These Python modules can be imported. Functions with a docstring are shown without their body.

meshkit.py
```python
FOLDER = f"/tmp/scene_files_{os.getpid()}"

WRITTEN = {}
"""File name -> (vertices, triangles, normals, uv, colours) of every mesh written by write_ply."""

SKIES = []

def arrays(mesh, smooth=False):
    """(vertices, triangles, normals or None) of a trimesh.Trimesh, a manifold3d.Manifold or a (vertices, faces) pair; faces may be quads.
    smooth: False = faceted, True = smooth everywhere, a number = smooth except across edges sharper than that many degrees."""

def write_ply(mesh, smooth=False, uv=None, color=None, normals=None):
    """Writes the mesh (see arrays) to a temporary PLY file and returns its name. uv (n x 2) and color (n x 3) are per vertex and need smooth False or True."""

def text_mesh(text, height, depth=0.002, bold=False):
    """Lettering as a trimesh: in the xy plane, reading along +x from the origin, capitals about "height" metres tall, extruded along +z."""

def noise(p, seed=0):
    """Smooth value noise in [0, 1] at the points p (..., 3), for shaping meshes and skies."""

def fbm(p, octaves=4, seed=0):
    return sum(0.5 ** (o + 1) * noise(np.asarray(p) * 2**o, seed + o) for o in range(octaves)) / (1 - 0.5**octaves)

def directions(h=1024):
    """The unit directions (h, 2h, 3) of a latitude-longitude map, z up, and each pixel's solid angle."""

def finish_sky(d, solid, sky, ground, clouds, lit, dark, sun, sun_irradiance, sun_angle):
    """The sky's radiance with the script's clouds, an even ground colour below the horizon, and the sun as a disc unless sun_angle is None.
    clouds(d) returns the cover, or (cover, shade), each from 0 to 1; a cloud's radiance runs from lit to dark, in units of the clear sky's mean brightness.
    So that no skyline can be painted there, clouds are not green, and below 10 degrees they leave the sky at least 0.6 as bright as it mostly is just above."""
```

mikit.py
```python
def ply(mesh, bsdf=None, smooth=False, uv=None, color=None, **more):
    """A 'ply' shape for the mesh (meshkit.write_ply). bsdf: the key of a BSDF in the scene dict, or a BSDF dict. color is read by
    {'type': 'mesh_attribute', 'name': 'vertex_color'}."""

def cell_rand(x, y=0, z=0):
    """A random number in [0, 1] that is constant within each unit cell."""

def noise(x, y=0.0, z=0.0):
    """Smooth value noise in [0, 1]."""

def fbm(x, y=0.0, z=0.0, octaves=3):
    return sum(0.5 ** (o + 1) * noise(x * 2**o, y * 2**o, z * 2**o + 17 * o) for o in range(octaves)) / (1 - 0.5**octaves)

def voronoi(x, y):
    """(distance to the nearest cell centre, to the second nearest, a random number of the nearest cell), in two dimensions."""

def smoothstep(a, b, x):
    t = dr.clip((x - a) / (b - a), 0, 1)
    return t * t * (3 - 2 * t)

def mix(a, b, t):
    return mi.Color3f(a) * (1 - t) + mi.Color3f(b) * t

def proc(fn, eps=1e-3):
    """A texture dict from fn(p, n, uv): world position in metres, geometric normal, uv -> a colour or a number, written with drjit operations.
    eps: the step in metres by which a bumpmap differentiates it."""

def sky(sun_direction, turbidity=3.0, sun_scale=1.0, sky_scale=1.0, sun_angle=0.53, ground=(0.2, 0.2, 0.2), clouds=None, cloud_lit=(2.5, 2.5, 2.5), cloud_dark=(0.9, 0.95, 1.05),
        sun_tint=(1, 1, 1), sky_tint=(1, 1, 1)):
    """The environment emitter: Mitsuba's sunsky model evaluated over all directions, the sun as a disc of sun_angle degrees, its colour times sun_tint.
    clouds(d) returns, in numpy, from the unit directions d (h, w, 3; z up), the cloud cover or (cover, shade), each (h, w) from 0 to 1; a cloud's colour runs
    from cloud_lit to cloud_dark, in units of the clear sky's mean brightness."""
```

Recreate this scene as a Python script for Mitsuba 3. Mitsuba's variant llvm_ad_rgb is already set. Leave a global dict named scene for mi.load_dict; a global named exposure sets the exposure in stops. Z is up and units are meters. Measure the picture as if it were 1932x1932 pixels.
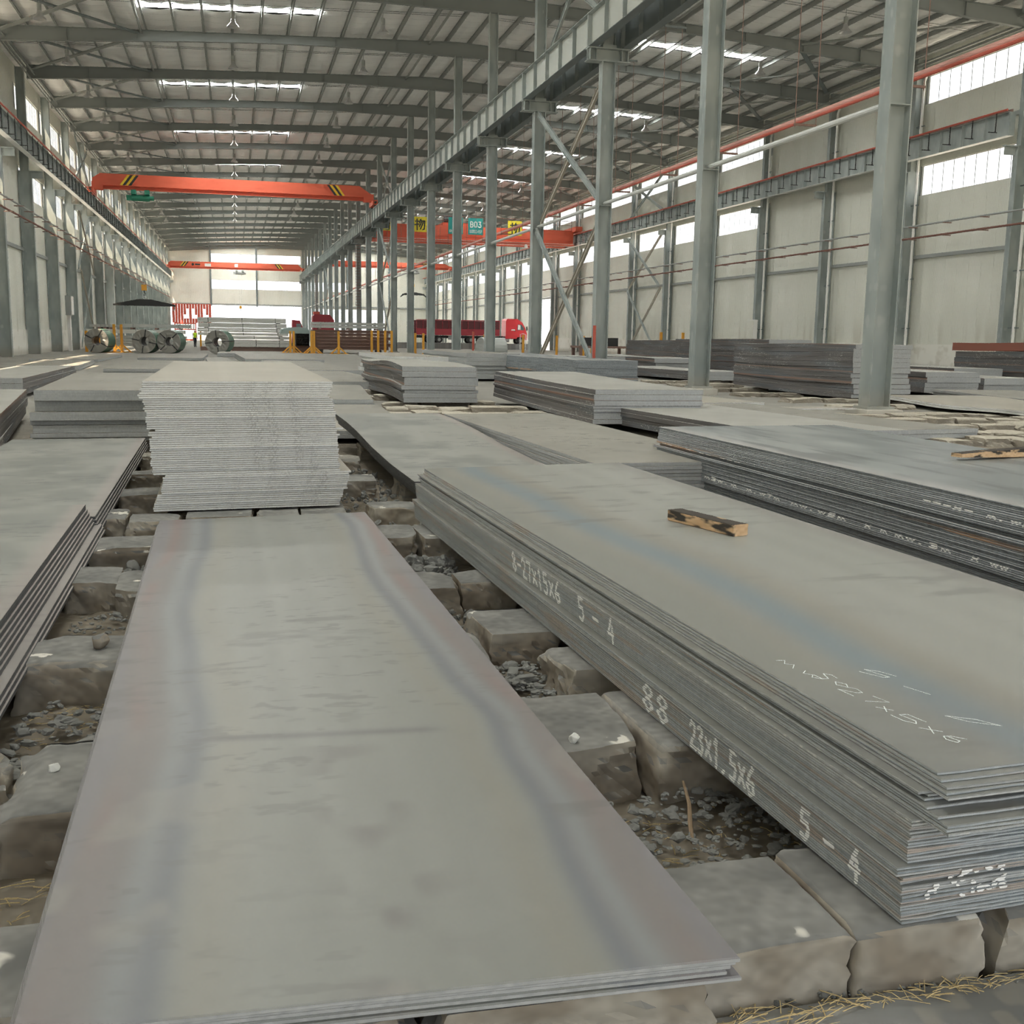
import math, random
import numpy as np
import drjit as dr
import trimesh, manifold3d, shapely
import shapely.geometry as sg
import shapely.ops
import shapely.affinity as sa
import mitsuba as mi
import mikit, meshkit
from mikit import ply, proc, noise, fbm, voronoi, smoothstep, mix, cell_rand

T = mi.ScalarTransform4f
random.seed(7)
RNG = np.random.default_rng(11)
scene, labels = {}, {}

# ------------------------------------------------------------------ camera, sky, exposure
FWD, UP = np.array([0.24514501, 0.95611221, -0.16047854]), np.array([0.02387168, 0.15952631, 0.98690501])
EYE = np.array([0.0, 0.0, 1.528])
scene['camera'] = {'type': 'perspective', 'fov': math.degrees(2 * math.atan(966 / 2026.8)), 'fov_axis': 'x', 'near_clip': 0.05, 'far_clip': 2000.0,
                   'to_world': T().look_at(EYE.tolist(), (EYE + FWD).tolist(), UP.tolist())}
exposure = 2.7


def clouds(d):
    c = meshkit.fbm(d * np.array([2.2, 2.2, 5.0]) + 4.0, 4, 3)
    return np.clip(0.85 + 0.6 * (c - 0.5), 0, 1), np.clip(1.6 * (0.55 - c), 0, 1)


SUN = np.array([-0.40, -0.38, 0.95])
scene['sky'] = mikit.sky(SUN, turbidity=4.0, sun_scale=1.6, sky_scale=1.0, ground=(0.52, 0.52, 0.49), clouds=clouds, cloud_lit=(2.5, 2.5, 2.45), cloud_dark=(1.8, 1.82, 1.85), sun_tint=(1, 0.96, 0.88))
SKYLIGHT = 6.0   # radiance of the sunlit translucent roof sheets


# ------------------------------------------------------------------ small helpers
class M:
    """Collects boxes, beams, tubes and grids into one mesh."""

    def __init__(self):
        self.v, self.f, self.n = [], [], 0

    def add(self, v, f):
        v, f = np.asarray(v, float), np.asarray(f, int)
        if f.shape[1] == 4:
            f = np.vstack([f[:, [0, 1, 2]], f[:, [0, 2, 3]]])
        self.v.append(v)
        self.f.append(f + self.n)
        self.n += len(v)
        return self

    def box(self, x0, x1, y0, y1, z0, z1):
        v = [[x, y, z] for x in (x0, x1) for y in (y0, y1) for z in (z0, z1)]
        return self.add(v, [[0, 1, 3, 2], [4, 6, 7, 5], [0, 4, 5, 1], [2, 3, 7, 6], [0, 2, 6, 4], [1, 5, 7, 3]])

    def beam(self, p, q, w, h, up=(0, 0, 1)):
        p, q = np.asarray(p, float), np.asarray(q, float)
        d = (q - p) / np.linalg.norm(q - p)
        s = np.cross(d, up)
        if np.linalg.norm(s) < 1e-6:
            s = np.cross(d, [1, 0, 0])
        s /= np.linalg.norm(s)
        u = np.cross(s, d)
        v = [e + a * s * w / 2 + b * u * h / 2 for e in (p, q) for a in (-1, 1) for b in (-1, 1)]
        return self.add(v, [[0, 1, 3, 2], [4, 6, 7, 5], [0, 4, 5, 1], [2, 3, 7, 6], [0, 2, 6, 4], [1, 5, 7, 3]])

    def tube(self, pts, r, n=8, caps=True):
        p = np.asarray(pts, float)
        t = np.gradient(p, axis=0)
        t /= np.linalg.norm(t, axis=1, keepdims=True) + 1e-12
        ref = np.where(np.abs(t[:, 2:]) < 0.9, [0, 0, 1.0], [1.0, 0, 0])
        a = np.cross(t, ref)
        a /= np.linalg.norm(a, axis=1, keepdims=True)
        b = np.cross(t, a)
        g = np.arange(n) * 2 * math.pi / n
        r = np.broadcast_to(r, (len(p),))
        v = (p[:, None] + r[:, None, None] * (np.cos(g)[None, :, None] * a[:, None] + np.sin(g)[None, :, None] * b[:, None])).reshape(-1, 3)
        f = [[i * n + j, (i + 1) * n + j, (i + 1) * n + (j + 1) % n, i * n + (j + 1) % n] for i in range(len(p) - 1) for j in range(n)]
        f = np.array(f)
        f = np.vstack([f[:, [0, 2, 1]], f[:, [0, 3, 2]]])
        if caps:
            c = len(v)
            v = np.vstack([v, p[:1], p[-1:]])
            e = (len(p) - 1) * n
            f = np.vstack([f, [[c, j, (j + 1) % n] for j in range(n)], [[c + 1, e + (j + 1) % n, e + j] for j in range(n)]])
        return self.add(v, f)

    def prism(self, poly, axis, a0, a1):
        """poly: 2-D points (CCW), extruded along axis 'x', 'y' or 'z' from a0 to a1."""
        poly = sg.Polygon(poly) if not isinstance(poly, sg.Polygon) else poly
        m = trimesh.creation.extrude_polygon(poly, a1 - a0, engine='earcut')
        v = np.array(m.vertices)
        v[:, 2] += a0
        if axis == 'x':
            v = v[:, [2, 0, 1]]
        elif axis == 'y':
            v = np.stack([v[:, 0], v[:, 2], v[:, 1]], 1)
        return self.add(v, m.faces if axis != 'y' else m.faces[:, ::-1])

    def tm(self, m, mat=None):
        v = np.array(m.vertices)
        if mat is not None:
            v = v @ np.asarray(mat)[:3, :3].T + np.asarray(mat)[:3, 3]
        return self.add(v, m.faces)

    def get(self):
        return np.vstack(self.v), np.vstack(self.f)


def B():
    return M()


COUNT = {}


def name_of(base):
    i = COUNT.get(base, 0)
    COUNT[base] = i + 1
    return base if i == 0 else f'{base}_{i:03d}'


def thing(base, label, cat, group=None, kind=None):
    k = name_of(base)
    tag(k, label, cat, group, kind)
    return k


def tag(k, label=None, cat=None, group=None, kind=None):
    labels[k] = {a: b for a, b in (('label', label), ('category', cat), ('group', group), ('kind', kind)) if b}


def shp(mesh, bsdf, smooth=False, **kw):
    if isinstance(mesh, M):
        mesh = mesh.get()
    return ply(mesh, bsdf, smooth, **kw)


def part(parent, base, mesh, bsdf, smooth=False, at=None, label=None, kind=None, **kw):
    """mesh may be a shape dict already (shared between copies)."""
    k = name_of(f'{parent}__{base}')
    d = dict(mesh) if isinstance(mesh, dict) else shp(mesh, bsdf, smooth, **kw)
    if at is not None:
        d['to_world'] = at
    scene[k] = d
    if label or kind:
        tag(k, label, None, None, kind)
    return k


def solo(base, mesh, bsdf, label, cat, group=None, smooth=False, at=None, kind=None, **kw):
    k = thing(base, label, cat, group, kind)
    d = dict(mesh) if isinstance(mesh, dict) else shp(mesh, bsdf, smooth, **kw)
    if at is not None:
        d['to_world'] = at
    scene[k] = d
    return k


def struct(k, mesh, bsdf, label=None, smooth=False, **kw):
    scene[k] = shp(mesh, bsdf, smooth, **kw)
    COUNT[k] = 1
    tag(k, label, None, None, 'structure')
    return k


_O = 'first second third fourth fifth sixth seventh eighth ninth tenth eleventh twelfth thirteenth fourteenth fifteenth sixteenth seventeenth eighteenth nineteenth twentieth'.split()
_O += ['twenty-' + x for x in _O[:9]] + ['thirtieth'] + ['thirty-' + x for x in _O[:9]] + ['fortieth'] + ['forty-' + x for x in _O[:9]] + ['fiftieth'] + ['fifty-' + x for x in _O[:9]] + ['sixtieth'] + ['sixty-' + x for x in _O[:9]]


def nth(i):
    return _O[i]


# ------------------------------------------------------------------ materials
def rgb(c):
    return {'type': 'rgb', 'value': list(c)}


def mat(key, color, rough=0.6, spec=0.4, metal=0.0, two=True, **kw):
    b = {'type': 'principled', 'base_color': rgb(color) if not isinstance(color, dict) else color, 'roughness': rough, 'specular': spec, 'metallic': metal, **kw}
    scene[key] = {'type': 'twosided', 'bsdf': b} if two else b
    return key


def bumped(key, color, height, rough=0.7, spec=0.3, eps=1e-3, metal=0.0):
    scene[key] = {'type': 'twosided', 'bsdf': {'type': 'bumpmap', 'tex': height, 'scale': 1.0, 'bsdf': {'type': 'principled', 'base_color': color, 'roughness': rough, 'specular': spec, 'metallic': metal}}}
    return key


def f_paint(p, n, uv):
    a = fbm(p.x * 2.1, p.y * 2.1, p.z * 0.8, 3)
    b = noise(p.x * 9, p.y * 9, p.z * 3.0)
    c = mix((0.27, 0.312, 0.31), (0.37, 0.41, 0.40), smoothstep(0.25, 0.75, a))
    c = mix(c, (0.44, 0.46, 0.45), smoothstep(0.72, 0.9, b) * 0.5)
    return mix(c, (0.33, 0.31, 0.26), smoothstep(0.75, 0.2, p.z) * 0.55)


def f_wall(p, n, uv):
    r = dr.abs(dr.cos((p.y + p.x) * (math.pi / 0.125)))
    s = noise(p.y * 1.1 + p.x, p.z * 0.15, 4.0)
    c = mix((0.71, 0.715, 0.64), (0.78, 0.785, 0.72), s)
    c = mix(c, (0.58, 0.58, 0.50), smoothstep(0.86, 1.0, r) * 0.5)
    st = smoothstep(0.6, 0.85, noise(p.y * 2.2 + p.x * 2.2, p.z * 0.4, 2.0)) * smoothstep(3.6, 1.4, p.z)
    return mix(c, (0.52, 0.50, 0.42), st * 0.5)


def f_plinth(p, n, uv):
    s = smoothstep(0.55, 0.8, fbm(p.y * 1.6 + p.x, p.z * 2.4, 2.0, 3))
    c = mix((0.80, 0.79, 0.73), (0.62, 0.60, 0.53), s * 0.7)
    return mix(c, (0.34, 0.32, 0.27), smoothstep(0.5, 0.05, p.z) * 0.6)


def f_roof(p, n, uv):
    w = fbm(p.x * 0.9, p.y * 2.4, 1.0, 3)
    c = mix((0.78, 0.785, 0.77), (0.88, 0.88, 0.865), w)
    q = p.y / 1.12
    return mix(c, (0.40, 0.40, 0.37), smoothstep(0.47, 0.498, dr.abs(q - dr.floor(q) - 0.5)) * 0.5)


def f_dirt(p, n, uv):
    a = fbm(p.x * 1.3, p.y * 1.3, 3.0, 4)
    b = noise(p.x * 31, p.y * 31, 1.0)
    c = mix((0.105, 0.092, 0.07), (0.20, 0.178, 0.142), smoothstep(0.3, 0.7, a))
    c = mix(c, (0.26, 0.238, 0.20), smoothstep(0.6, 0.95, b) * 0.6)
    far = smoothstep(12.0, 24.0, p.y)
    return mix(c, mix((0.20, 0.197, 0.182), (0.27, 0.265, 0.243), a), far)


def f_dirt_h(p, n, uv):
    return 0.012 * fbm(p.x * 24, p.y * 24, p.z * 24, 3)


def f_concrete(p, n, uv):
    a = fbm(p.x * 2.2, p.y * 2.2, 9.0, 4)
    c = mix((0.20, 0.205, 0.20), (0.29, 0.295, 0.285), smoothstep(0.3, 0.7, a))
    return mix(c, (0.35, 0.33, 0.28), smoothstep(0.62, 0.85, noise(p.x * 17, p.y * 17)) * 0.4)


def f_stone(p, n, uv):
    a = fbm(p.x * 5.0, p.y * 5.0, p.z * 5.0, 4)
    b = noise(p.x * 38, p.y * 38, p.z * 38)
    up = smoothstep(0.45, 0.85, n.z)
    side = mix((0.24, 0.208, 0.165), (0.35, 0.325, 0.275), smoothstep(0.35, 0.65, a))
    top = mix((0.15, 0.152, 0.146), (0.225, 0.225, 0.213), smoothstep(0.3, 0.7, a))
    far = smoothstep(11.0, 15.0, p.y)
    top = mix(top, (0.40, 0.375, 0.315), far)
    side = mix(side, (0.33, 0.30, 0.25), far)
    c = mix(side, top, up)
    w = smoothstep(0.70, 0.74, noise(p.x * 7.0 + 3, p.y * 7.0, p.z * 3.0)) * up * (1 - far)
    c = mix(c, (0.56, 0.545, 0.50), w * smoothstep(0.45, 0.6, b))
    return c * (0.86 + 0.28 * b)


def f_stone_h(p, n, uv):
    return 0.020 * fbm(p.x * 11, p.y * 11, p.z * 11, 4)


def bump(d, c, w):
    return dr.exp(-dr.square((d - c) / w))


def scuffs(u, v, s):
    a = smoothstep(0.56, 0.80, fbm(u * 3.6 + s, v * 9.0, s, 4))
    b = smoothstep(0.45, 0.65, noise(u * 1.3, v * 1.1, s + 2))
    return a * b


def edge_lines(c_light, c_dark, p, uv, pitch_noise, streak):
    """Cut edges of the plates: streaks along the edge, fine across."""
    a = noise((uv.x + uv.y) * 1.7, p.z * 260.0, pitch_noise)
    b = noise((uv.x + uv.y) * 70.0, p.z * 40.0, pitch_noise + 5)
    return mix(c_dark, c_light, 0.30 + streak * (a - 0.5) + 0.35 * (b - 0.5) + 0.3)


def f_plate_near(p, n, uv):
    u, v, W = uv.x, uv.y, 1.49
    wl = 0.13 * (noise(v * 0.6, 3.1) - 0.45) + 0.03 * (noise(v * 1.9, 8.0) - 0.5)
    wr = 0.10 * (noise(v * 0.75, 13.1) - 0.5) + 0.04 * (noise(v * 2.6, 18.0) - 0.5)
    c = mix((0.345, 0.36, 0.335), (0.385, 0.395, 0.375), fbm(u * 1.5, v * 1.0, 2.0, 3))
    for d, far, wide in ((u + wl, 0.30, 1.25), (W - u + wr, 0.25, 1.0)):
        c = mix(c, (0.375, 0.352, 0.295), bump(d, far + 0.08, 0.06 * wide) * 0.35)
        c = mix(c, (0.308, 0.283, 0.285), smoothstep(far + 0.02, far - 0.08, d) * 0.85)
        c = mix(c, (0.20, 0.232, 0.285), bump(d, far - 0.035, 0.040 * wide) * 0.55)
        c = mix(c, (0.35, 0.39, 0.405), bump(d, far - 0.095, 0.036 * wide) * 0.6)
        c = mix(c, (0.375, 0.25, 0.235), bump(d, 0.075, 0.035) * smoothstep(0.35, 0.7, noise(v * 2.2, d * 4.0, 4)) * 0.45)
        c = mix(c, (0.30, 0.30, 0.335), smoothstep(0.05, 0.0, d) * 0.5)
    inner = smoothstep(0.24, 0.36, u) * smoothstep(1.18, 1.05, u)
    c = mix(c, (0.235, 0.23, 0.24), bump(v + 0.03 * u, 1.46, 0.028) * inner * 0.6)
    ln = noise(u * 13.0, 5.0) - 0.5
    c = c * (1 + 0.07 * ln)
    c = mix(c, (0.225, 0.225, 0.22), scuffs(u, v, 1.0) * 0.40)
    c = mix(c, (0.24, 0.24, 0.235), smoothstep(0.60, 0.80, fbm(u * 11.0, v * 24.0, 4.0, 3)) * smoothstep(0.35, 0.7, noise(u * 2.0, v * 1.6, 9)) * 0.4)
    c = mix(c, (0.25, 0.235, 0.235), smoothstep(0.60, 0.85, noise(u * 9, v * 7, 3)) * bump(u, 0.78, 0.13) * smoothstep(2.4, 0.5, v) * 0.7)
    c = mix(c, (0.42, 0.41, 0.375), smoothstep(0.66, 0.8, fbm(u * 4.0, v * 3.0, 7.0, 3)) * smoothstep(2.5, 0.2, v) * 0.5)
    c = c * 0.60
    e = edge_lines((0.48, 0.485, 0.475), (0.24, 0.25, 0.25), p, uv, 1.0, 0.3)
    return mix(e, c, smoothstep(0.5, 0.8, n.z))


def f_plate_blue(p, n, uv):
    u, v, W = uv.x, uv.y, 1.62
    w1 = 0.20 * (noise(v * 0.55, 23.1) - 0.5) + 0.05 * (noise(v * 2.1, 28.0) - 0.5)
    c = mix((0.36, 0.372, 0.342), (0.41, 0.415, 0.385), fbm(u * 1.5, v * 0.8, 5.0, 3))
    d = u + w1
    c = mix(c, (0.335, 0.318, 0.272), smoothstep(0.78, 0.55, d) * 0.8)
    c = mix(c, (0.25, 0.308, 0.338), bump(d, 0.40, 0.115) * 0.95)
    c = mix(c, (0.28, 0.292, 0.268), smoothstep(0.30, 0.12, d) * 0.8)
    c = mix(c, (0.30, 0.288, 0.27), smoothstep(0.22, 0.02, W - u) * 0.75)
    c = mix(c, (0.24, 0.25, 0.26), smoothstep(0.9, 0.3, v) * smoothstep(0.75, 0.3, d) * 0.35)
    c = c * (1 + 0.09 * (noise(u * 8.0, 2.0) - 0.5))
    c = mix(c, (0.24, 0.24, 0.228), scuffs(u, v, 6.0) * 0.5)
    c = c * 0.63
    q = noise(p.z * 130.0, 1.0)
    k = mix((0.24, 0.275, 0.295), (0.36, 0.355, 0.335), smoothstep(0.3, 0.75, q))
    e = edge_lines((0.56, 0.59, 0.60), (0.19, 0.21, 0.225), p, uv, 3.0, 0.85)
    e = mix(e, k, 0.45)
    e = mix(e, (0.44, 0.27, 0.15), smoothstep(0.70, 0.85, noise((uv.x + uv.y) * 2.3, p.z * 60.0, 9)) * 0.4)
    e = mix(e, (0.62, 0.61, 0.57), smoothstep(0.58, 0.8, noise((uv.x + uv.y) * 55.0, p.z * 160.0, 2)) * bump(p.z, 0.405, 0.008) * 0.8)
    return mix(e, c, smoothstep(0.5, 0.8, n.z))


def f_plate_pale(p, n, uv):
    u, v = uv.x, uv.y
    c = mix((0.31, 0.296, 0.255), (0.35, 0.332, 0.288), fbm(u * 2.0, v * 1.4, 5.0, 3))
    st = smoothstep(0.45, 0.8, noise(u * 16.0, p.z * 1.2, 3)) * smoothstep(0.3, 0.8, u) * smoothstep(1.5, 1.3, u)
    e = edge_lines((0.76, 0.78, 0.77), (0.55, 0.565, 0.56), p, uv, 6.0, 0.2)
    e = mix(e, (0.27, 0.275, 0.27), st * smoothstep(0.45, 0.7, noise(u * 170.0, p.z * 75.0, 2)) * 0.4)
    return mix(e, c, smoothstep(0.5, 0.8, n.z))


def f_plate_dark(p, n, uv):
    u, v = uv.x, uv.y
    c = mix((0.175, 0.195, 0.198), (0.265, 0.285, 0.283), smoothstep(0.3, 0.7, fbm(u * 1.6, v * 0.7, 3.0, 3)))
    c = mix(c, (0.36, 0.345, 0.335), smoothstep(0.25, 0.0, u) * 0.5)
    c = mix(c, (0.10, 0.11, 0.115), smoothstep(0.55, 0.8, fbm(u * 6.0, v * 1.2, 8.0, 3)) * 0.6)
    c = c * 0.85
    e = edge_lines((0.265, 0.30, 0.325), (0.075, 0.085, 0.095), p, uv, 4.0, 0.9)
    ru = bump(p.z + 0.016 * (v - 5.5), 0.515, 0.020) * smoothstep(4.3, 5.6, v) + bump(p.z, 0.435, 0.012) * smoothstep(2.2, 1.2, v) * 0.8
    e = mix(e, (0.52, 0.29, 0.145), dr.minimum(ru, 1.0) * smoothstep(0.2, 0.6, noise(v * 3.0, p.z * 130.0, 5)))
    return mix(e, c, smoothstep(0.5, 0.8, n.z))


def f_plate_mid(p, n, uv):
    u, v = uv.x, uv.y
    c = mix((0.345, 0.34, 0.305), (0.41, 0.40, 0.36), fbm(u * 1.2 + p.x, v * 0.9 + p.y, 2.0, 3))
    c = mix(c, (0.20, 0.195, 0.175), scuffs(u + p.x, v + p.y, 9.0) * 0.55)
    c = c * 0.66
    e = edge_lines((0.47, 0.49, 0.49), (0.30, 0.315, 0.32), p, uv, 2.0, 0.5)
    return mix(e, c, smoothstep(0.5, 0.8, n.z))


def f_plate_left(p, n, uv):
    u, v = uv.x, uv.y
    c = mix((0.205, 0.215, 0.203), (0.27, 0.275, 0.257), smoothstep(0.25, 0.75, fbm(u * 1.1 + p.x, v * 0.9 + p.y, 2.0, 3)))
    c = mix(c, (0.17, 0.175, 0.175), scuffs(u + p.x, v + p.y, 19.0) * 0.6)
    c = mix(c, (0.33, 0.28, 0.27), smoothstep(0.14, 0.04, 1.5 - u) * 0.4)
    e = edge_lines((0.085, 0.088, 0.09), (0.035, 0.036, 0.038), p, uv, 2.0, 0.6)
    return mix(e, c, smoothstep(0.5, 0.8, n.z))


def f_plate_brown(p, n, uv):
    u, v = uv.x, uv.y
    c = mix((0.30, 0.30, 0.278), (0.36, 0.36, 0.335), fbm(u * 1.2 + p.x, v * 0.9 + p.y, 2.0, 3))
    a = noise((uv.x + uv.y) * 0.6, p.z * 55.0, 7.0)
    e = mix((0.10, 0.098, 0.098), (0.195, 0.185, 0.185), a)
    e = mix(e, (0.15, 0.17, 0.19), smoothstep(0.5, 0.8, noise((uv.x + uv.y) * 0.8, p.z * 9.0, 3.0)) * 0.6)
    e = mix(e, (0.40, 0.21, 0.13), bump(noise(u * 0.2, p.z * 4.5, 12.0), 0.72, 0.03) * 0.55)
    e = mix(e, (0.62, 0.62, 0.60), smoothstep(0.80, 0.88, noise((uv.x + uv.y) * 26.0, p.z * 95.0, 31.0)) * smoothstep(0.5, 0.7, noise((uv.x + uv.y) * 1.1, p.z * 7.0, 5.0)) * 0.8)
    front = smoothstep(0.7, 0.9, -n.y)
    e = mix(e, edge_lines((0.45, 0.47, 0.48), (0.29, 0.305, 0.315), p, uv, 2.0, 0.4), front)
    return mix(e, c, smoothstep(0.5, 0.8, n.z))


def f_wood(p, n, uv):
    g = noise(p.x * 60, p.y * 14, p.z * 60)
    c = mix((0.55, 0.36, 0.20), (0.70, 0.50, 0.31), g)
    burn = smoothstep(0.50, 0.66, fbm(p.x * 13, p.y * 7, p.z * 22, 3) + 0.40 * smoothstep(0.2, 0.9, n.z))
    return mix(c, (0.060, 0.053, 0.046), burn)


def f_red(p, n, uv):
    a = fbm(p.x * 0.7, p.y * 0.7, p.z * 2.0, 3)
    return mix((0.60, 0.105, 0.055), (0.70, 0.15, 0.085), a)


def f_steelpipe(p, n, uv):
    a = noise(p.x * 0.9, p.z * 14.0, p.y)
    return mix((0.36, 0.39, 0.375), (0.52, 0.54, 0.52), a)


mat('paint', proc(f_paint), 0.55, 0.35)
mat('rafter_paint', (0.235, 0.26, 0.255), 0.6, 0.3)
mat('purlin_paint', (0.27, 0.29, 0.28), 0.6, 0.3)
mat('girder_pale', (0.50, 0.53, 0.505), 0.6, 0.3)
mat('girder_dark', (0.17, 0.20, 0.205), 0.6, 0.3)
mat('brace_tan', (0.40, 0.375, 0.32), 0.6, 0.3)
mat('tube_white', (0.62, 0.64, 0.62), 0.5, 0.4)
mat('wall_panel', proc(f_wall), 0.6, 0.3)
mat('plinth_mat', proc(f_plinth), 0.85, 0.2)
mat('roof_foil', proc(f_roof), 0.55, 0.35)
mat('trim_grey', (0.33, 0.35, 0.34), 0.6, 0.3)
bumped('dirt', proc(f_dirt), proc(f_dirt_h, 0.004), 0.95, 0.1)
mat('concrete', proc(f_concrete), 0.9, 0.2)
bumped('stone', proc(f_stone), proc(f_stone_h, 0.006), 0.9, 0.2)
mat('gravel_mat', (0.20, 0.205, 0.195), 0.9, 0.2)
mat('straw_mat', (0.52, 0.41, 0.22), 0.8, 0.2)
mat('plate_near', proc(f_plate_near), 0.42, 0.45)
mat('plate_blue', proc(f_plate_blue), 0.42, 0.45)
mat('plate_pale', proc(f_plate_pale), 0.55, 0.25)
mat('plate_dark', proc(f_plate_dark), 0.36, 0.5)
mat('plate_mid', proc(f_plate_mid), 0.55, 0.25)
mat('plate_left', proc(f_plate_left), 0.5, 0.3)
mat('plate_brown', proc(f_plate_brown), 0.5, 0.3)
mat('chalk', (0.90, 0.90, 0.88), 0.9, 0.1)
mat('chalk_thin', (0.66, 0.70, 0.70), 0.9, 0.1)
mat('wood', proc(f_wood), 0.8, 0.2)
mat('crane_red', proc(f_red), 0.45, 0.45)
mat('pipe_red', (0.55, 0.12, 0.085), 0.5, 0.4)
mat('pipe_rust', (0.20, 0.10, 0.08), 0.7, 0.3)
mat('pipe_pink', (0.66, 0.36, 0.31), 0.5, 0.4)
mat('galv', proc(f_steelpipe), 0.4, 0.5, 0.15)
mat('galv_white', (0.66, 0.67, 0.63), 0.5, 0.4)
mat('brown_steel', (0.25, 0.165, 0.14), 0.6, 0.3)
mat('black', (0.035, 0.037, 0.038), 0.5, 0.4)
mat('rubber', (0.045, 0.045, 0.045), 0.8, 0.2)
mat('yellow', (0.78, 0.55, 0.05), 0.5, 0.4)
mat('amber', (0.72, 0.36, 0.05), 0.5, 0.4)
mat('sign_yellow', (0.80, 0.68, 0.06), 0.5, 0.3)
mat('sign_teal', (0.03, 0.29, 0.27), 0.5, 0.3)
mat('white_paint', (0.80, 0.80, 0.78), 0.5, 0.4)
mat('hoist_green', (0.03, 0.20, 0.13), 0.5, 0.4)
mat('coil_green', (0.07, 0.14, 0.10), 0.45, 0.5)
mat('coil_wrap', (0.30, 0.295, 0.27), 0.4, 0.6, 0.2)
mat('truck_red', (0.66, 0.05, 0.06), 0.3, 0.5)
mat('trailer_red', (0.34, 0.045, 0.06), 0.5, 0.4)
mat('trailer_dark', (0.12, 0.04, 0.045), 0.6, 0.3)
mat('glass_dark', (0.10, 0.13, 0.14), 0.1, 0.6)
mat('chrome', (0.60, 0.60, 0.60), 0.25, 0.5, 0.7)
mat('skin', (0.46, 0.29, 0.21), 0.6, 0.3)
mat('vest', (0.55, 0.85, 0.05), 0.7, 0.2)
mat('cloth_dark', (0.03, 0.034, 0.045), 0.8, 0.2)
mat('cloth_white', (0.70, 0.72, 0.74), 0.8, 0.2)
mat('tarp', (0.36, 0.45, 0.43), 0.7, 0.2)
mat('cloth_orange', (0.62, 0.27, 0.10), 0.8, 0.2)
scene['pane'] = {'type': 'thindielectric', 'int_ior': 1.35}

# ------------------------------------------------------------------ the building shell
S, YC, K0, K1 = 9.0, 20.17, -3, 22           # bay length, first visible frame, first and last frame
YF = lambda k: YC + S * k
YA, YB = YF(K0), YF(K1) + 0.35
XL, XM, XR = -12.85, 13.02, 38.2              # left wall, middle column row, right wall (inner faces)
HL, HR = XM + 12.0, 37.3 - XM                 # rafter lengths


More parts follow.
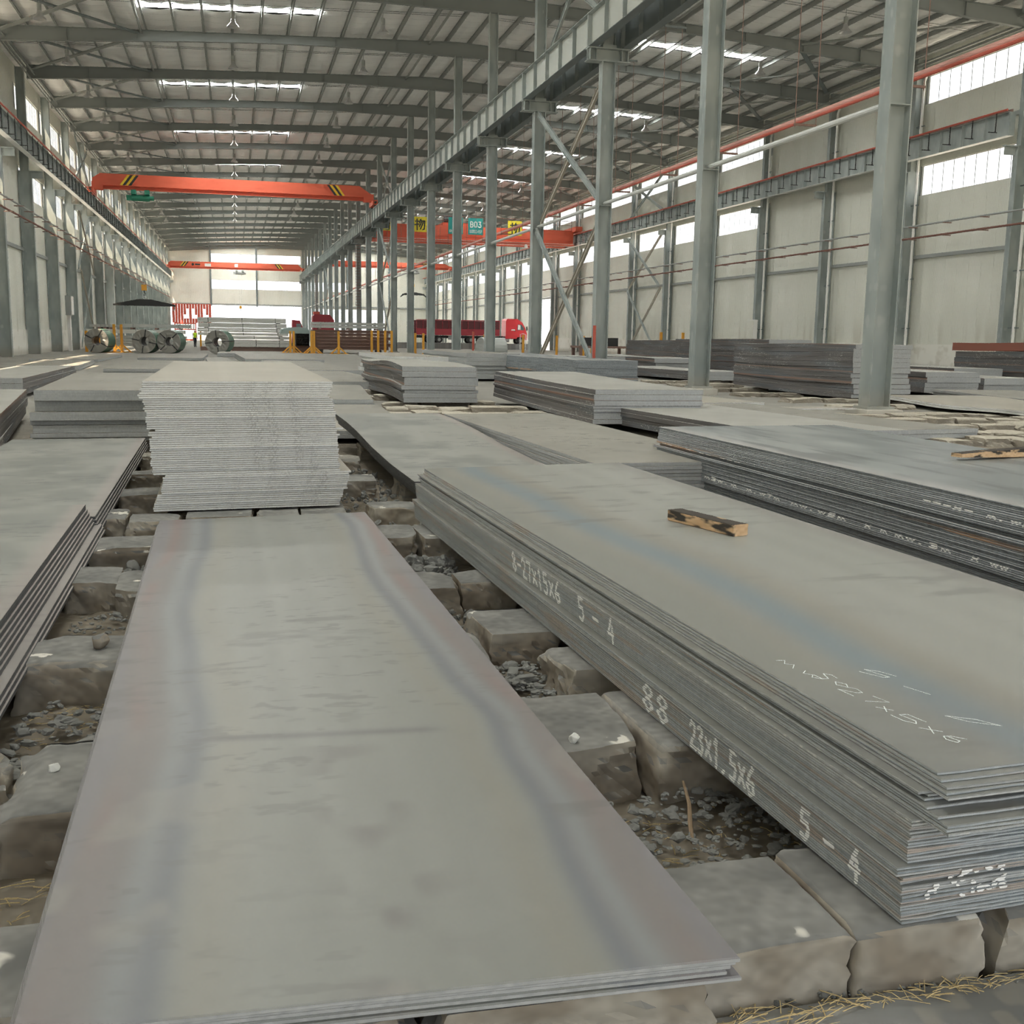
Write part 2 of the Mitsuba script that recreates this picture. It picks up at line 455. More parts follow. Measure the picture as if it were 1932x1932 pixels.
def roof_z(x, kind):
    """Heights of the rafter underside / topside and of the sheeting at x."""
    s = (XM - x) / HL if x < XM else (x - XM) / HR
    s = min(max(s, -0.1), 1.1)
    if kind == 'bottom':
        return np.interp(s, [0, 0.25, 0.43, 0.6, 1.0], [17.66, 17.70, 17.58, 17.33, 16.62])
    if kind == 'top':
        return np.interp(s, [0, 1.0, 1.1], [18.48, 17.42, 17.31])
    return np.interp(s, [0, 1.0, 1.1], [18.48, 17.42, 17.31]) + 0.24


# floor: rough dirt near the stacks, a dusty level yard floor further off
def ground_z(x, y):
    x, y = np.asarray(x, float), np.asarray(y, float)
    p = np.stack([x, y, 0 * x], -1)
    near = np.clip((13.0 - y) / 6.0, 0, 1)
    z = -0.03 - 0.035 * near + 0.09 * (meshkit.fbm(p * 1.7, 3, 5) - 0.5) * (0.35 + 0.65 * near) + 0.05 * (meshkit.fbm(p * 7.0, 2, 8) - 0.5) * near
    path = np.clip((2.16 - y) / 0.15, 0, 1)
    return z * (1 - path) + (-0.09) * path


xs = np.concatenate([np.linspace(XL - 0.4, -3.2, 26), np.linspace(-3.1, 5.2, 250), np.linspace(5.5, XR + 0.4, 60)])
ys = np.concatenate([np.linspace(YA - 1.0, 1.0, 12), np.linspace(1.05, 11.0, 280), np.linspace(11.2, 30, 60), np.linspace(31, YB + 0.3, 40)])
gx, gy = np.meshgrid(xs, ys)
nx_, ny_ = len(xs), len(ys)
ii = (np.arange(ny_ - 1)[:, None] * nx_ + np.arange(nx_ - 1)[None]).reshape(-1)
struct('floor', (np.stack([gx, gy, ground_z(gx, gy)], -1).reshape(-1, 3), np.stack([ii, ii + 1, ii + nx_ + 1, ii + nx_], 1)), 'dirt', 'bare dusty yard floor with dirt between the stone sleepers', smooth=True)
m = M()
m.box(XL - 0.3, XR + 0.3, YA - 1.0, 2.085, -0.5, -0.028)
part('floor', 'concrete_strip', m, 'concrete', label='grey concrete strip along the near end of the stone sleepers')

# walls: a plain backing with window holes, and cream sheets in front of it
LOWER, UPPER, PLINTH, EAVE = (9.9, 11.55), (14.9, 16.42), 1.52, 17.4
win_count = [0]


def window(corners, nm, bars, label):
    """A daylight window: one clear sheet in a thin frame with upright bars. corners: (axis, plane, a0, a1, z0, z1)."""
    ax, pl, a0, a1, z0, z1 = corners
    win_count[0] += 1
    k = f'window_{win_count[0]}'
    P = (lambda a, z: [pl, a, z]) if ax == 'x' else (lambda a, z: [a, pl, z])
    fr = M()
    for z in (z0, z1):
        fr.beam(P(a0, z), P(a1, z), 0.05, 0.05)
    for a in (a0, a1):
        fr.beam(P(a, z0), P(a, z1), 0.05, 0.05, (1, 0, 0) if ax == 'y' else (0, 1, 0))
    scene[k + '__frame'] = shp(fr, 'trim_grey')
    scene[k + '__pane'] = shp((np.array([P(a0, z0), P(a1, z0), P(a1, z1), P(a0, z1)]), np.array([[0, 1, 2, 3]])), 'pane')
    tag(k, label, None, None, 'structure')
    if bars:
        for i in range(1, bars):
            a = a0 + (a1 - a0) * i / bars
            part(k, 'glazing_bar', B().beam(P(a, z0), P(a, z1), 0.025, 0.03, (1, 0, 0) if ax == 'y' else (0, 1, 0)), 'trim_grey')


def side_wall(side, x, sgn, has):
    back, y0 = M(), YA
    x0, x1 = (x, x + 0.10) if sgn > 0 else (x - 0.10, x)   # backing lies outside the sheets
    for k in range(K0, K1):
        ya, yb = YF(k), YF(k + 1)
        lo, up, door = has(k)
        spans = [(ya, yb)] if not door else ([(ya, ya + 1.0), (yb - 1.4, yb)] if k > 2 else [(ya, ya + 0.4), (yb - 0.4, yb)])
        for (a, b) in spans:
            back.box(x0, x1, a, b, -0.3, LOWER[0])
        if door:
            back.box(x0, x1, ya, yb, 6.6, LOWER[0])
        for (z0, z1), hole in ((LOWER, lo), (UPPER, up)):
            if hole:
                back.box(x0, x1, ya, ya + 0.55, z0, z1).box(x0, x1, yb - 0.19, yb, z0, z1)
            else:
                back.box(x0, x1, ya, yb, z0, z1)
        back.box(x0, x1, ya, yb, LOWER[1], UPPER[0]).box(x0, x1, ya, yb, UPPER[1], 18.0)
    w = struct(f'wall_{side}', back, 'trim_grey', f'long {side} wall of cream ribbed metal sheets with high strip windows')
    e = 0.03
    for k in range(K0, K1):
        ya, yb = YF(k), YF(k + 1)
        lo, up, door = has(k)
        fine = 2 <= k <= 8 and side == 'right'
        n = 9 if fine else (3 if k < 14 else 1)
        for i in range(n):
            a, b = ya + S * i / n + 0.004, ya + S * (i + 1) / n - 0.004
            if door and a > ya + 0.9 and b < yb - 1.3:
                pieces = [(6.6, LOWER[0])]
            elif door:
                pieces = [(6.6, LOWER[0])]
            else:
                pieces = [(PLINTH, LOWER[0])]
            if not lo:
                pieces[-1] = (pieces[-1][0], UPPER[0])
            else:
                pieces.append((LOWER[1], UPPER[0]))
            if not up:
                pieces[-1] = (pieces[-1][0], EAVE + 0.3)
            else:
                pieces.append((UPPER[1], EAVE + 0.3))
            mm = M()
            for z0, z1 in pieces:
                mm.box(min(x, x - sgn * e), max(x, x - sgn * e), a, b, z0, z1)
            part(w, 'panel', mm, 'wall_panel')
        if not door:
            part(w, 'plinth', B().box(min(x, x - sgn * 0.10), max(x, x - sgn * 0.10), ya, yb, -0.3, PLINTH), 'plinth_mat', label='whitewashed masonry plinth along the wall foot')
    for k in range(K0, K1):
        lo, up, door = has(k)
        a, b = YF(k) + 0.55, YF(k + 1) - 0.19
        n = 9 if 2 <= k <= 10 else 0
        if lo:
            window(('x', x + sgn * 0.07, a, b, *LOWER), '', n, f'lower strip window in the {side} wall, bay {nth(k - K0)} from the near end')
        if up:
            window(('x', x + sgn * 0.07, a, b, *UPPER), '', n, f'clerestory strip window in the {side} wall, bay {nth(k - K0)} from the near end')
    for z in (6.45, 13.0):
        if z < 10 or side == 'right':
            part(w, 'girt', B().box(min(x - sgn * 0.18, x - sgn * 0.03), max(x - sgn * 0.18, x - sgn * 0.03), YA, YB, z - 0.10, z + 0.10), 'trim_grey', label='grey horizontal wall girt')
    return w


DOOR_R, DOOR_L = 12, 10
side_wall('left', XL, -1, lambda k: (k >= 6 or k <= 4, k >= 6 or k <= 4, k == DOOR_L))
side_wall('right', XR, 1, lambda k: (k >= 6 or k == 3 or k < 2, k >= 6 or k in (2, 3) or k < 2, k == DOOR_R))

# gable walls
YG = YB


def gable(name, y, sgn, wins, doors, cols, label):
    back = M()
    zs = sorted({-0.3, 18.9, *[w[2] for w in wins], *[w[3] for w in wins], *[d[2] for d in doors]})
    edges = sorted({XL - 0.3, XR + 0.3, *[w[0] for w in wins + doors], *[w[1] for w in wins + doors]})
    sheet = []
    for a, b in zip(edges[:-1], edges[1:]):
        for z0, z1 in zip(zs[:-1], zs[1:]):
            cx, cz = (a + b) / 2, (z0 + z1) / 2
            if any(w[0] < cx < w[1] and w[2] < cz < w[3] for w in wins) or any(d[0] < cx < d[1] and cz < d[2] for d in doors):
                continue
            back.box(a, b, min(y, y + sgn * 0.1), max(y, y + sgn * 0.1), z0, z1)
            sheet.append((a, b, z0, z1))
    g = struct(name, back, 'trim_grey', label)
    for a, b, z0, z1 in sheet:
        n = max(1, int((b - a) / 3.0))
        for i in range(n):
            part(g, 'panel', B().box(a + (b - a) * i / n + 0.005, a + (b - a) * (i + 1) / n - 0.005, min(y, y - sgn * 0.03), max(y, y - sgn * 0.03), max(z0, 0), z1), 'wall_panel')
    for w in wins:
        window(('y', y + sgn * 0.05, *w), '', 6 if sgn > 0 else 0, f'strip window high in the {name[5:]} gable wall')
    for c in cols:
        part(g, 'post', B().box(c - 0.15, c + 0.15, min(y - sgn * 0.35, y), max(y - sgn * 0.35, y), 0 if not doors else 6.6, 18.0), 'girder_dark', label='grey gable post')
    part(g, 'lintel', B().box(XL, XR, min(y - sgn * 0.3, y), max(y - sgn * 0.3, y), 6.75, 7.05), 'trim_grey')


WB = [(a, b, z0, z1) for (a, b) in ((-4.3, 4.0), (4.3, 12.6), (13.4, 21.4)) for (z0, z1) in ((9.8, 11.55), (14.85, 16.45))]
gable('wall_back', YG, 1, WB, [(-12.2, 12.6, 6.85), (13.6, 29.0, 6.4)], (-4.45, 4.15, 21.6, 29.9), 'far gable wall of pale sheets with strip windows above open doors')
FRONT_DOOR = 8.0
front = M()
front.box(XL - 0.1, -3.5, YA - 0.1, YA, -0.3, FRONT_DOOR).box(XL - 0.1, XR + 0.1, YA - 0.1, YA, FRONT_DOOR, 18.7)
w = struct('wall_front', front, 'trim_grey', 'near gable above the open doors, behind the camera')
for i in range(3):
    part(w, 'panel', B().box(XL + 3.1 * i, XL + 3.1 * i + 3.05, YA, YA + 0.03, 0, FRONT_DOOR), 'wall_panel')
for i in range(16):
    part(w, 'panel', B().box(XL + 3.2 * i, min(XL + 3.2 * i + 3.15, XR), YA, YA + 0.03, FRONT_DOOR, 18.6), 'wall_panel')

# roof: sagging foil insulation between the purlins, with translucent sheets
PURL_L = list(np.linspace(-11.95, 12.35, 17))
PURL_R = list(np.linspace(13.70, 37.3, 16))
ceil = M()
ceil.box(XL - 0.3, XR + 0.3, YA, YB, 18.95, 19.0)
struct('ceiling', ceil, 'trim_grey', 'low pitched metal roof seen from below')
SKY_BAYS = [k for k in range(K0, K1) if (k % 2 == 0 or k >= 12)]
for side, px, sx in (('l', PURL_L, (-4.55, 4.9)), ('r', PURL_R, (22.4, 30.6))):
    edge0, edge1 = (XL, XM) if side == 'l' else (XM, XR)
    X = np.unique(np.concatenate([[edge0, edge1], *[np.linspace(a, b, 6) for a, b in zip(px[:-1], px[1:])], list(sx)]))
    pp = np.array(px)
    near = np.min(np.abs(X[:, None] - pp[None]), axis=1)
    pitch = px[1] - px[0]
    for k in range(K0, K1):
        ya, yb = YF(k), YF(k + 1)
        sky_y = (ya + 4.45, ya + 5.55)
        Y = np.unique(np.concatenate([np.linspace(ya, yb, 16), sky_y]))
        GX, GY = np.meshgrid(X, Y)
        base = np.array([roof_z(x, 'deck') for x in X])[None]
        sag = (1 - (1 - 2 * np.minimum(near / pitch, 0.5)) ** 2)[None]
        wr = meshkit.fbm(np.stack([GX * 0.9, GY * 1.6, GX * 0], -1), 3, 3) - 0.5
        Z = base + 0.03 - sag * (0.075 + 0.10 * wr) - 0.03 * np.abs(np.sin(GY * math.pi / 1.12)) * sag
        v = np.stack([GX, GY, Z], -1).reshape(-1, 3)
        nx = len(X)
        f = []
        for j in range(len(Y) - 1):
            for i in range(nx - 1):
                if k in SKY_BAYS and sx[0] - 0.01 < X[i] and X[i + 1] < sx[1] + 0.01 and sky_y[0] - 0.01 < Y[j] and Y[j + 1] < sky_y[1] + 0.01:
                    continue
                a = j * nx + i
                f.append([a, a + nx, a + nx + 1, a + 1])
        part('ceiling', 'roof_panel', (v, np.array(f)), 'roof_foil', smooth=True)
        if k in SKY_BAYS:
            z0, z1 = roof_z(sx[0], 'deck') + 0.03, roof_z(sx[1], 'deck') + 0.03
            d = shp((np.array([[sx[0], sky_y[0], z0], [sx[1], sky_y[0], z1], [sx[1], sky_y[1], z1], [sx[0], sky_y[1], z0]]), np.array([[0, 3, 2, 1]])), 'tube_white')
            d['emitter'] = {'type': 'area', 'radiance': rgb((SKYLIGHT, SKYLIGHT, SKYLIGHT * 0.94))}
            part('ceiling', 'skylight', d, None, label='translucent roof sheet letting daylight in')
        if k >= 2:
            sr = M()
            for dy in (3.9, 4.25):
                sr.beam([px[0], ya + dy, roof_z(px[0], 'deck') - 0.10], [px[-1], ya + dy, roof_z(px[-1], 'deck') - 0.10], 0.02, 0.02)
            part('ceiling', 'sag_rod', sr, 'rafter_paint')
    for x in px:
        z = roof_z(x, 'top')
        part('ceiling', 'purlin', B().box(x - 0.012, x + 0.012, YA, YB, z, z + 0.22).box(x - 0.012, x + 0.075, YA, YB, z, z + 0.02).box(x - 0.075, x + 0.012, YA, YB, z + 0.20, z + 0.22), 'purlin_paint')

# rafters
for side in ('left', 'right'):
    xs_ = np.linspace(-12.0, XM, 14) if side == 'left' else np.linspace(XM, 37.3, 14)
    bot = [(x, roof_z(x, 'bottom')) for x in xs_]
    top = [(x, roof_z(x, 'top')) for x in xs_]
    mm = M()
    mm.prism([(x, z) for x, z in bot] + [(x, z) for x, z in top[::-1]], 'y', -0.006, 0.006)
    for line, s in ((bot, 1), (top, -1)):
        mm.prism([(x, z) for x, z in line] + [(x, z + s * 0.022) for x, z in line[::-1]] if s > 0 else [(x, z + s * 0.022) for x, z in line] + [(x, z) for x, z in line[::-1]], 'y', -0.13, 0.13)
    web = shp(mm, 'rafter_paint')
    st = []
    for x in np.linspace(xs_[0], xs_[-1], 8)[1:-1]:
        st.append(shp(B().box(x - 0.008, x + 0.008, -0.12, 0.12, roof_z(x, 'bottom'), roof_z(x, 'top')), 'rafter_paint'))
    for k in range(2 if side == 'left' else 3, K1 + 1):
        r = thing('roof_rafter', f'grey I-beam roof rafter over the {side} bay, {nth(k - (2 if side == "left" else 3))} from the near end', 'roof beam', f'roof rafters over the {side} bay')
        at = T().translate([0, YF(k), 0])
        part(r, 'beam', web, None, at=at)
        if k < 12:
            for s_ in st:
                part(r, 'stiffener', s_, None, at=at)

# struts running along the roof, round tubes
for x, zc, what in ((-4.6, -0.12, 'left'), (11.3, -0.14, 'middle'), (22.6, -0.12, 'right')):
    z = roof_z(x, 'top') + zc
    solo('roof_strut', B().tube([[x, YF(2), z], [x, YF(K1), z]], 0.07, 8), 'purlin_paint', f'long round tie tube under the roof, running along the {what} of the hall', 'tie tube')

# roof bracing crosses beside the eaves
for side, xa, xb in (('left', -11.7, -4.8), ('right', 30.2, 37.0)):
    for k in range(2, K1):
        za, zb = roof_z(xa, 'top') - 0.2, roof_z(xb, 'top') - 0.2
        c = thing('roof_brace', f'crossed roof braces by the {side} eaves, bay {nth(k - 2)} from the near end', 'roof brace', f'crossed roof braces along the {side} eaves')
        part(c, 'bar', B().beam([xa, YF(k) + 0.2, za], [xb, YF(k + 1) - 0.2, zb], 0.26, 0.07), 'girder_dark')
        part(c, 'bar', B().beam([xa, YF(k + 1) - 0.2, za - 0.06], [xb, YF(k) + 0.2, zb - 0.08], 0.26, 0.07), 'purlin_paint')

# eaves beams and gutters
for side, x in (('left', -11.75), ('right', 37.05)):
    e = thing('eaves_truss', f'ladder-like steel eaves tie along the top of the {side} wall', 'eaves tie')
    z = 17.2
    part(e, 'chord', B().box(x - 0.25, x - 0.17, YF(2), YB - 0.4, z - 0.1, z), 'purlin_paint')
    part(e, 'chord', B().box(x + 0.17, x + 0.25, YF(2), YB - 0.4, z - 0.35, z - 0.25), 'purlin_paint')
    part(e, 'lacing', B().box(x - 0.02, x + 0.02, YF(2), YB - 0.4, z - 0.62, z - 0.50), 'purlin_paint')

# ------------------------------------------------------------------ columns
def h_col(D, Bw, z0, z1, tf=0.025, tw=0.014):
    return B().box(-D / 2, -D / 2 + tf, -Bw / 2, Bw / 2, z0, z1).box(D / 2 - tf, D / 2, -Bw / 2, Bw / 2, z0, z1).box(-D / 2 + tf, D / 2 - tf, -tw / 2, tw / 2, z0, z1)


shaft = shp(h_col(0.50, 0.40, 0.22, 11.22), 'paint')
upper = shp(h_col(0.44, 0.36, 11.74, 17.7), 'paint')
brk = M()
brk.box(-0.78, 0.78, -0.21, 0.21, 11.62, 11.66).box(-0.80, 0.80, -0.20, 0.20, 11.20, 11.235).box(-0.78, 0.78, -0.012, 0.012, 11.22, 11.64)
for x in (-0.70, -0.47, 0.47, 0.70):
    brk.box(x - 0.012, x + 0.012, -0.19, 0.19, 11.22, 11.63)
brk.box(-0.25, 0.25, -0.2, 0.2, 11.62, 11.76)
brk = shp(brk, 'paint')
plate_ = shp(B().box(-0.32, 0.32, -0.27, 0.27, 0.16, 0.22), 'paint')
stif = shp(B().box(-0.225, 0.225, -0.19, -0.007, 6.26, 6.285).box(-0.225, 0.225, 0.007, 0.19, 6.26, 6.285), 'paint')
foot = shp(B().box(-0.42, 0.42, -0.42, 0.42, -0.4, 0.16), 'plinth_mat')
for k in range(0, K1 + 1):
    c = thing('steel_column', f'grey steel column of the middle row, {nth(k)} from the camera', 'column', 'steel columns of the middle row')
    at = T().translate([XM, YF(k), 0])
    for nm, d in (('shaft', shaft), ('upper_shaft', upper), ('bracket', brk), ('base_plate', plate_), ('stiffener', stif), ('footing', foot)):
        part(c, nm, d, None, at=at)
    if k < K1:
        solo('tie_tube', B().tube([[XM + 0.03, YF(k) + 0.02, 6.36], [XM + 0.03, YF(k + 1) - 0.02, 6.36]], 0.065, 10), 'tube_white',
             f'pale round tie tube from the {nth(k)} to the {nth(k + 1)} middle column', 'tie tube', 'tie tubes of the middle column row')
wc = {}
for side, xc in (('left', -12.40), ('right', 37.70)):
    lo = shp(h_col(0.78, 0.34, 0.0, 11.2), 'paint')
    hi = shp(h_col(0.50, 0.32, 11.2, 17.3), 'paint')
    sgn = 1 if side == 'left' else -1
    cor = shp(B().box(0.39, 1.05, -0.15, 0.15, 11.14, 11.2).box(0.39, 1.05, -0.01, 0.01, 10.75, 11.15) if sgn > 0 else B().box(-1.05, -0.39, -0.15, 0.15, 11.14, 11.2).box(-1.05, -0.39, -0.01, 0.01, 10.75, 11.15), 'paint')
    pipe_dy = 0.62 if side == 'left' else -0.58
    xp = xc + (0.06 if side == 'left' else -0.06)
    dp = shp(B().tube([[0, 0, 0.05], [0, 0, 16.0], [-0.15 * sgn, 0.03 * np.sign(pipe_dy), 16.45]], 0.075, 8), 'white_paint', smooth=40)
    dcol = [shp(B().tube([[0, 0, z - 0.06], [0, 0, z + 0.06]], 0.088, 8), 'white_paint') for z in (2.0, 5.0, 8.8, 13.4)]
    hb = [shp(B().box(-0.03, 0.03, *((0.185, 0.9) if pipe_dy > 0 else (-0.9, -0.185)), z - 0.03, z + 0.03), 'girder_dark') for z in (2.4, 5.2, 9.3, 13.6)]
    for k in range(3 if side == 'right' else 4, K1 + 1):
        first = 3 if side == 'right' else 4
        c = thing('wall_column', f'grey steel wall column along the {side} wall, {nth(k - first)} from the near end', 'column', f'steel columns along the {side} wall')
        at = T().translate([xc, YF(k), 0])
        part(c, 'shaft', lo, None, at=at)
        part(c, 'upper_shaft', hi, None, at=at)
        part(c, 'corbel', cor, None, at=at)
        p = thing('drain_pipe', f'white downpipe beside the {nth(k - first)} steel column along the {side} wall', 'downpipe', f'downpipes along the {side} wall')
        at = T().translate([xp, YF(k) + pipe_dy, 0])
        part(p, 'pipe', dp, None, at=at)
        if k < 14:
            for d in dcol:
                part(p, 'collar', d, None, at=at)
            for d in hb:
                part(p, 'bracket', d, None, at=T().translate([xp, YF(k), 0]))

# cross braces
def cross(x, ya, yb, z0, z1, label, mats=('paint', 'brace_tan')):
    c = thing('cross_brace', label, 'cross brace', 'cross braces between columns')
    for i, (p, q) in enumerate((((x - 0.10, ya, z0), (x - 0.10, yb, z1)), ((x + 0.10, ya, z1), (x + 0.10, yb, z0)))):
        p, q = np.array(p), np.array(q)
        mm = M()
        for o in (-0.10, 0.10):
            d = (q - p) / np.linalg.norm(q - p)
            u = np.cross(d, [1, 0, 0])
            mm.beam(p + u * o, q + u * o, 0.09, 0.035, u)
        part(c, 'channel', mm, mats[i])
        part(c, 'web', B().beam(p, q, 0.02, 0.2, u), mats[i])


for k in (2, 8, 15):
    a, b = YF(k) + 0.2, YF(k + 1) - 0.2
    w_ = f'after the {nth(k)} middle column'
    cross(XM, a, b, 6.5, 11.1, f'upper steel channel cross below the crane girder {w_}')
    cross(XM, a, b, 0.4, 6.2, f'lower steel channel cross near the ground {w_}')
    cross(XM, a, b, 12.9, 17.4, f'steel cross above the crane girder {w_}', ('paint', 'paint'))
a, b = YF(8) + 0.2, YF(9) - 0.2
for side, x in (('right', 37.12), ('left', -11.83)):
    cross(x, a + 0.2, b - 0.2, 6.4, 11.0, f'upper cross brace on the {side} wall')
    cross(x, a + 0.2, b - 0.2, 0.3, 6.2, f'lower cross brace on the {side} wall')
    cross(x, a, b, 13.0, 16.4, f'cross brace high on the {side} wall between the clerestory windows', ('paint', 'paint'))

# crane runway girders
GZ0, GZ1 = 11.66, 12.78
for nm, x, bs, face in (('left', -11.62, 'rafter_paint', 1), ('middle left', 12.40, 'girder_pale', -1), ('middle right', 13.64, 'girder_dark', 1), ('right', 36.95, 'paint', -1)):
    g = thing('crane_girder', f'long crane runway girder on the {nm.replace("middle left", "left side of the middle row").replace("middle right", "right side of the middle row") if "middle" in nm else nm + " wall"} columns', 'crane girder', None)
    k0 = 1 if 'middle' in nm else 3
    seg_w = shp(B().box(-0.008, 0.008, 0.006, S - 0.006, GZ0 + 0.02, GZ1 - 0.02), bs)
    seg_t = shp(B().box(-0.19, 0.19, 0.004, S - 0.004, GZ1 - 0.025, GZ1), 'paint')
    seg_b = shp(B().box(-0.16, 0.16, 0.004, S - 0.004, GZ0, GZ0 + 0.025), 'white_paint' if nm == 'left' else ('girder_dark' if 'middle' in nm else 'tube_white'))
    sti = shp(B().box(-0.15, -0.008, -0.01, 0.01, GZ0 + 0.02, GZ1 - 0.02).box(0.008, 0.15, -0.01, 0.01, GZ0 + 0.02, GZ1 - 0.02), 'paint' if nm != 'middle left' else 'paint')
    joint = shp(B().box(-0.16, 0.16, -0.05, 0.05, GZ0, GZ1 - 0.02), 'paint')
    for k in range(k0, K1):
        at = T().translate([x, YF(k), 0])
        part(g, 'web', seg_w, None, at=at)
        part(g, 'top_flange', seg_t, None, at=at)
        part(g, 'bottom_flange', seg_b, None, at=at)
        part(g, 'joint_plate', joint, None, at=at)
        for i in range(1, 5):
            part(g, 'stiffener', sti, None, at=T().translate([x, YF(k) + 1.8 * i, 0]))
    part(g, 'rail', B().box(x - 0.035, x + 0.035, YF(k0), YF(K1), GZ1, GZ1 + 0.13), 'brown_steel')
    if nm in ('left', 'right'):
        xr = x + (0.30 if nm == 'left' else -0.30)
        part(g, 'conductor_bar', B().tube([[xr, YF(k0), 12.86], [xr, YF(K1), 12.86]], 0.05, 6), 'pipe_red', label='red conductor bar along the girder top')
        xh = x + (0.2 if nm == 'left' else -0.2)
        hk = shp(B().box(-0.02, 0.02, -0.02, 0.02, 11.75, 12.85).box(-0.25, 0.25, -0.02, 0.02, 11.72, 11.76) if nm == 'left' else B().box(-0.02, 0.02, -0.02, 0.02, 11.95, 12.85).box(-0.40, 0.10, -0.02, 0.02, 11.92, 11.96), 'black')
        for i, y in enumerate(np.arange(YF(k0) + 0.9, YF(15), 1.8)):
            part(g, 'conductor_bracket', hk, None, at=T().translate([xh, y, 0]))

# ladders on two middle columns
for k in (11, 18):
    l = thing('ladder', f'steel rung ladder fixed to the {nth(k)} column of the middle row', 'ladder')
    y = YF(k) - 0.3
    part(l, 'stringer', B().box(12.62, 12.66, y - 0.03, y + 0.03, 4.2, 11.2), 'paint')
    part(l, 'stringer', B().box(13.16, 13.20, y - 0.03, y + 0.03, 4.2, 11.2), 'paint')
    rg = shp(B().box(12.64, 13.18, -0.06, 0.06, -0.03, 0.03), 'brown_steel')
    for z in np.arange(4.4, 11.2, 0.30):
        part(l, 'rung', rg, None, at=T().translate([0, y, z]))

# pipes along the walls, on brackets
def wall_pipe(label, x, z, r, bs, y0, y1, bl, step=3.0, arm=0.5):
    p = thing('wall_pipe', label, 'pipe')
    part(p, 'tube', B().tube([[x, y0, z], [x, y1, z]], r, 8), bs, smooth=40)
    a = shp(B().box(-0.02, arm, -0.025, 0.025, -0.05 - r, -r), 'brown_steel') if bl > 0 else shp(B().box(-arm, 0.02, -0.025, 0.025, -0.05 - r, -r), 'brown_steel')
    for y in np.arange(y0 + 1.2, min(y1, YF(15)), step):
        part(p, 'bracket', a, None, at=T().translate([x + 0.2 * bl * 0 - 0.25 * bl, y, z]))


wall_pipe('grey conduit pipe along the right wall, the upper of two', 36.8, 8.0, 0.05, 'trim_grey', YF(2), YF(21), 1)
wall_pipe('rust-red pipe along the right wall, the lower of two', 36.8, 7.35, 0.055, 'pipe_rust', YF(2), YF(21), 1)
wall_pipe('grey conduit pipe along the left wall, the upper of two', -11.5, 8.35, 0.05, 'trim_grey', YF(3), YF(21), -1)
wall_pipe('thin rusty pipe along the left wall, the lower of two', -11.5, 7.75, 0.055, 'pipe_rust', YF(3), YF(21), -1)
p = thing('hanging_pipe', 'big red pipe hung on trapeze rods beside the middle row, over the right bay', 'pipe')
part(p, 'main_tube', B().tube([[14.15, YF(-1), 7.15], [14.15, YF(19), 7.15]], 0.075, 12), 'pipe_pink', smooth=40, label='salmon-painted main tube')
part(p, 'lower_tube', B().tube([[14.02, YF(-1), 7.04], [14.02, YF(19), 7.04]], 0.04, 8), 'pipe_red', smooth=40, label='thin red tube')
hang = shp(B().box(-0.28, 0.34, -0.03, 0.03, 6.94, 6.99), 'brown_steel')
rods = shp(B().box(-0.27, -0.255, -0.008, 0.008, 6.9, 11.66).box(0.315, 0.33, -0.008, 0.008, 6.9, 11.66), 'brown_steel')
sup = shp(B().box(-0.3, 0.45, -0.03, 0.03, 11.60, 11.66), 'girder_dark')
for i in range(24):
    at = T().translate([14.1, 21.3 + 4.5 * i, 0])
    part(p, 'crossbar', hang, None, at=at)
    part(p, 'rod', rods, None, at=at)
    part(p, 'support', sup, None, at=at)
solo('warning_post', B().tube([[12.62, 37.6, -0.1], [12.62, 37.6, 2.0]], 0.06, 8), 'pipe_red', 'short red warning post beside the third column of the middle row', 'post')

# meter cabinets
c = thing('meter_cabinet', 'grey electric cabinet on the left wall between white downpipes', 'cabinet')
part(c, 'body', B().box(-12.0, -11.6, 85.2, 86.4, 2.6, 4.0), 'trim_grey')
part(c, 'door', B().box(-11.6, -11.57, 85.25, 86.35, 2.65, 3.95), 'white_paint')
part(c, 'stand', B().box(-11.95, -11.75, 85.5, 86.1, 0.0, 2.6), 'white_paint')
c = thing('meter_cabinet', 'small cream electric cabinet on the right wall by the fourth wall column', 'cabinet')
part(c, 'body', B().box(37.0, 37.3, 73.5, 74.6, 1.7, 3.1), 'white_paint')
part(c, 'door', B().box(36.96, 37.0, 73.55, 74.55, 1.75, 3.05), 'wall_panel')

# high bay lamps
shade = trimesh.creation.revolve(np.array([[0.05, 0.30], [0.10, 0.28], [0.14, 0.10], [0.30, -0.06], [0.32, -0.12], [0.30, -0.115], [0.12, 0.08], [0.0, 0.10]]), sections=14)
shade_d = shp(M().tm(shade), 'chrome', smooth=35)
house_d = shp(M().tube([[0, 0, 0.28], [0, 0, 0.62]], 0.11, 10), 'trim_grey', smooth=40)
rod_d = shp(M().tube([[0, 0, 0.60], [0, 0, 1.005]], 0.015, 5), 'trim_grey')
for row, (x, where) in enumerate(((-8.6, 'left row over the left bay'), (0.4, 'middle row over the left bay'), (8.2, 'right row over the left bay'), (20.5, 'left row over the right bay'), (29.0, 'right row over the right bay'))):
    x = min(PURL_L + PURL_R, key=lambda q: abs(q - x)) + 0.035
    for i, k in enumerate(range(2 if row < 3 else 3, 16)):
        l = thing('high_bay_lamp', f'bell-shaped lamp in the {where}, {nth(i)} from the near end', 'lamp', f'high bay lamps in the {where}')
        at = T().translate([x, YF(k) + 3.2, roof_z(x - 0.035, 'top') - 1.03])
        for nm, d in (('shade', shade_d), ('housing', house_d), ('rod', rod_d)):
            part(l, nm, d, None, at=at)

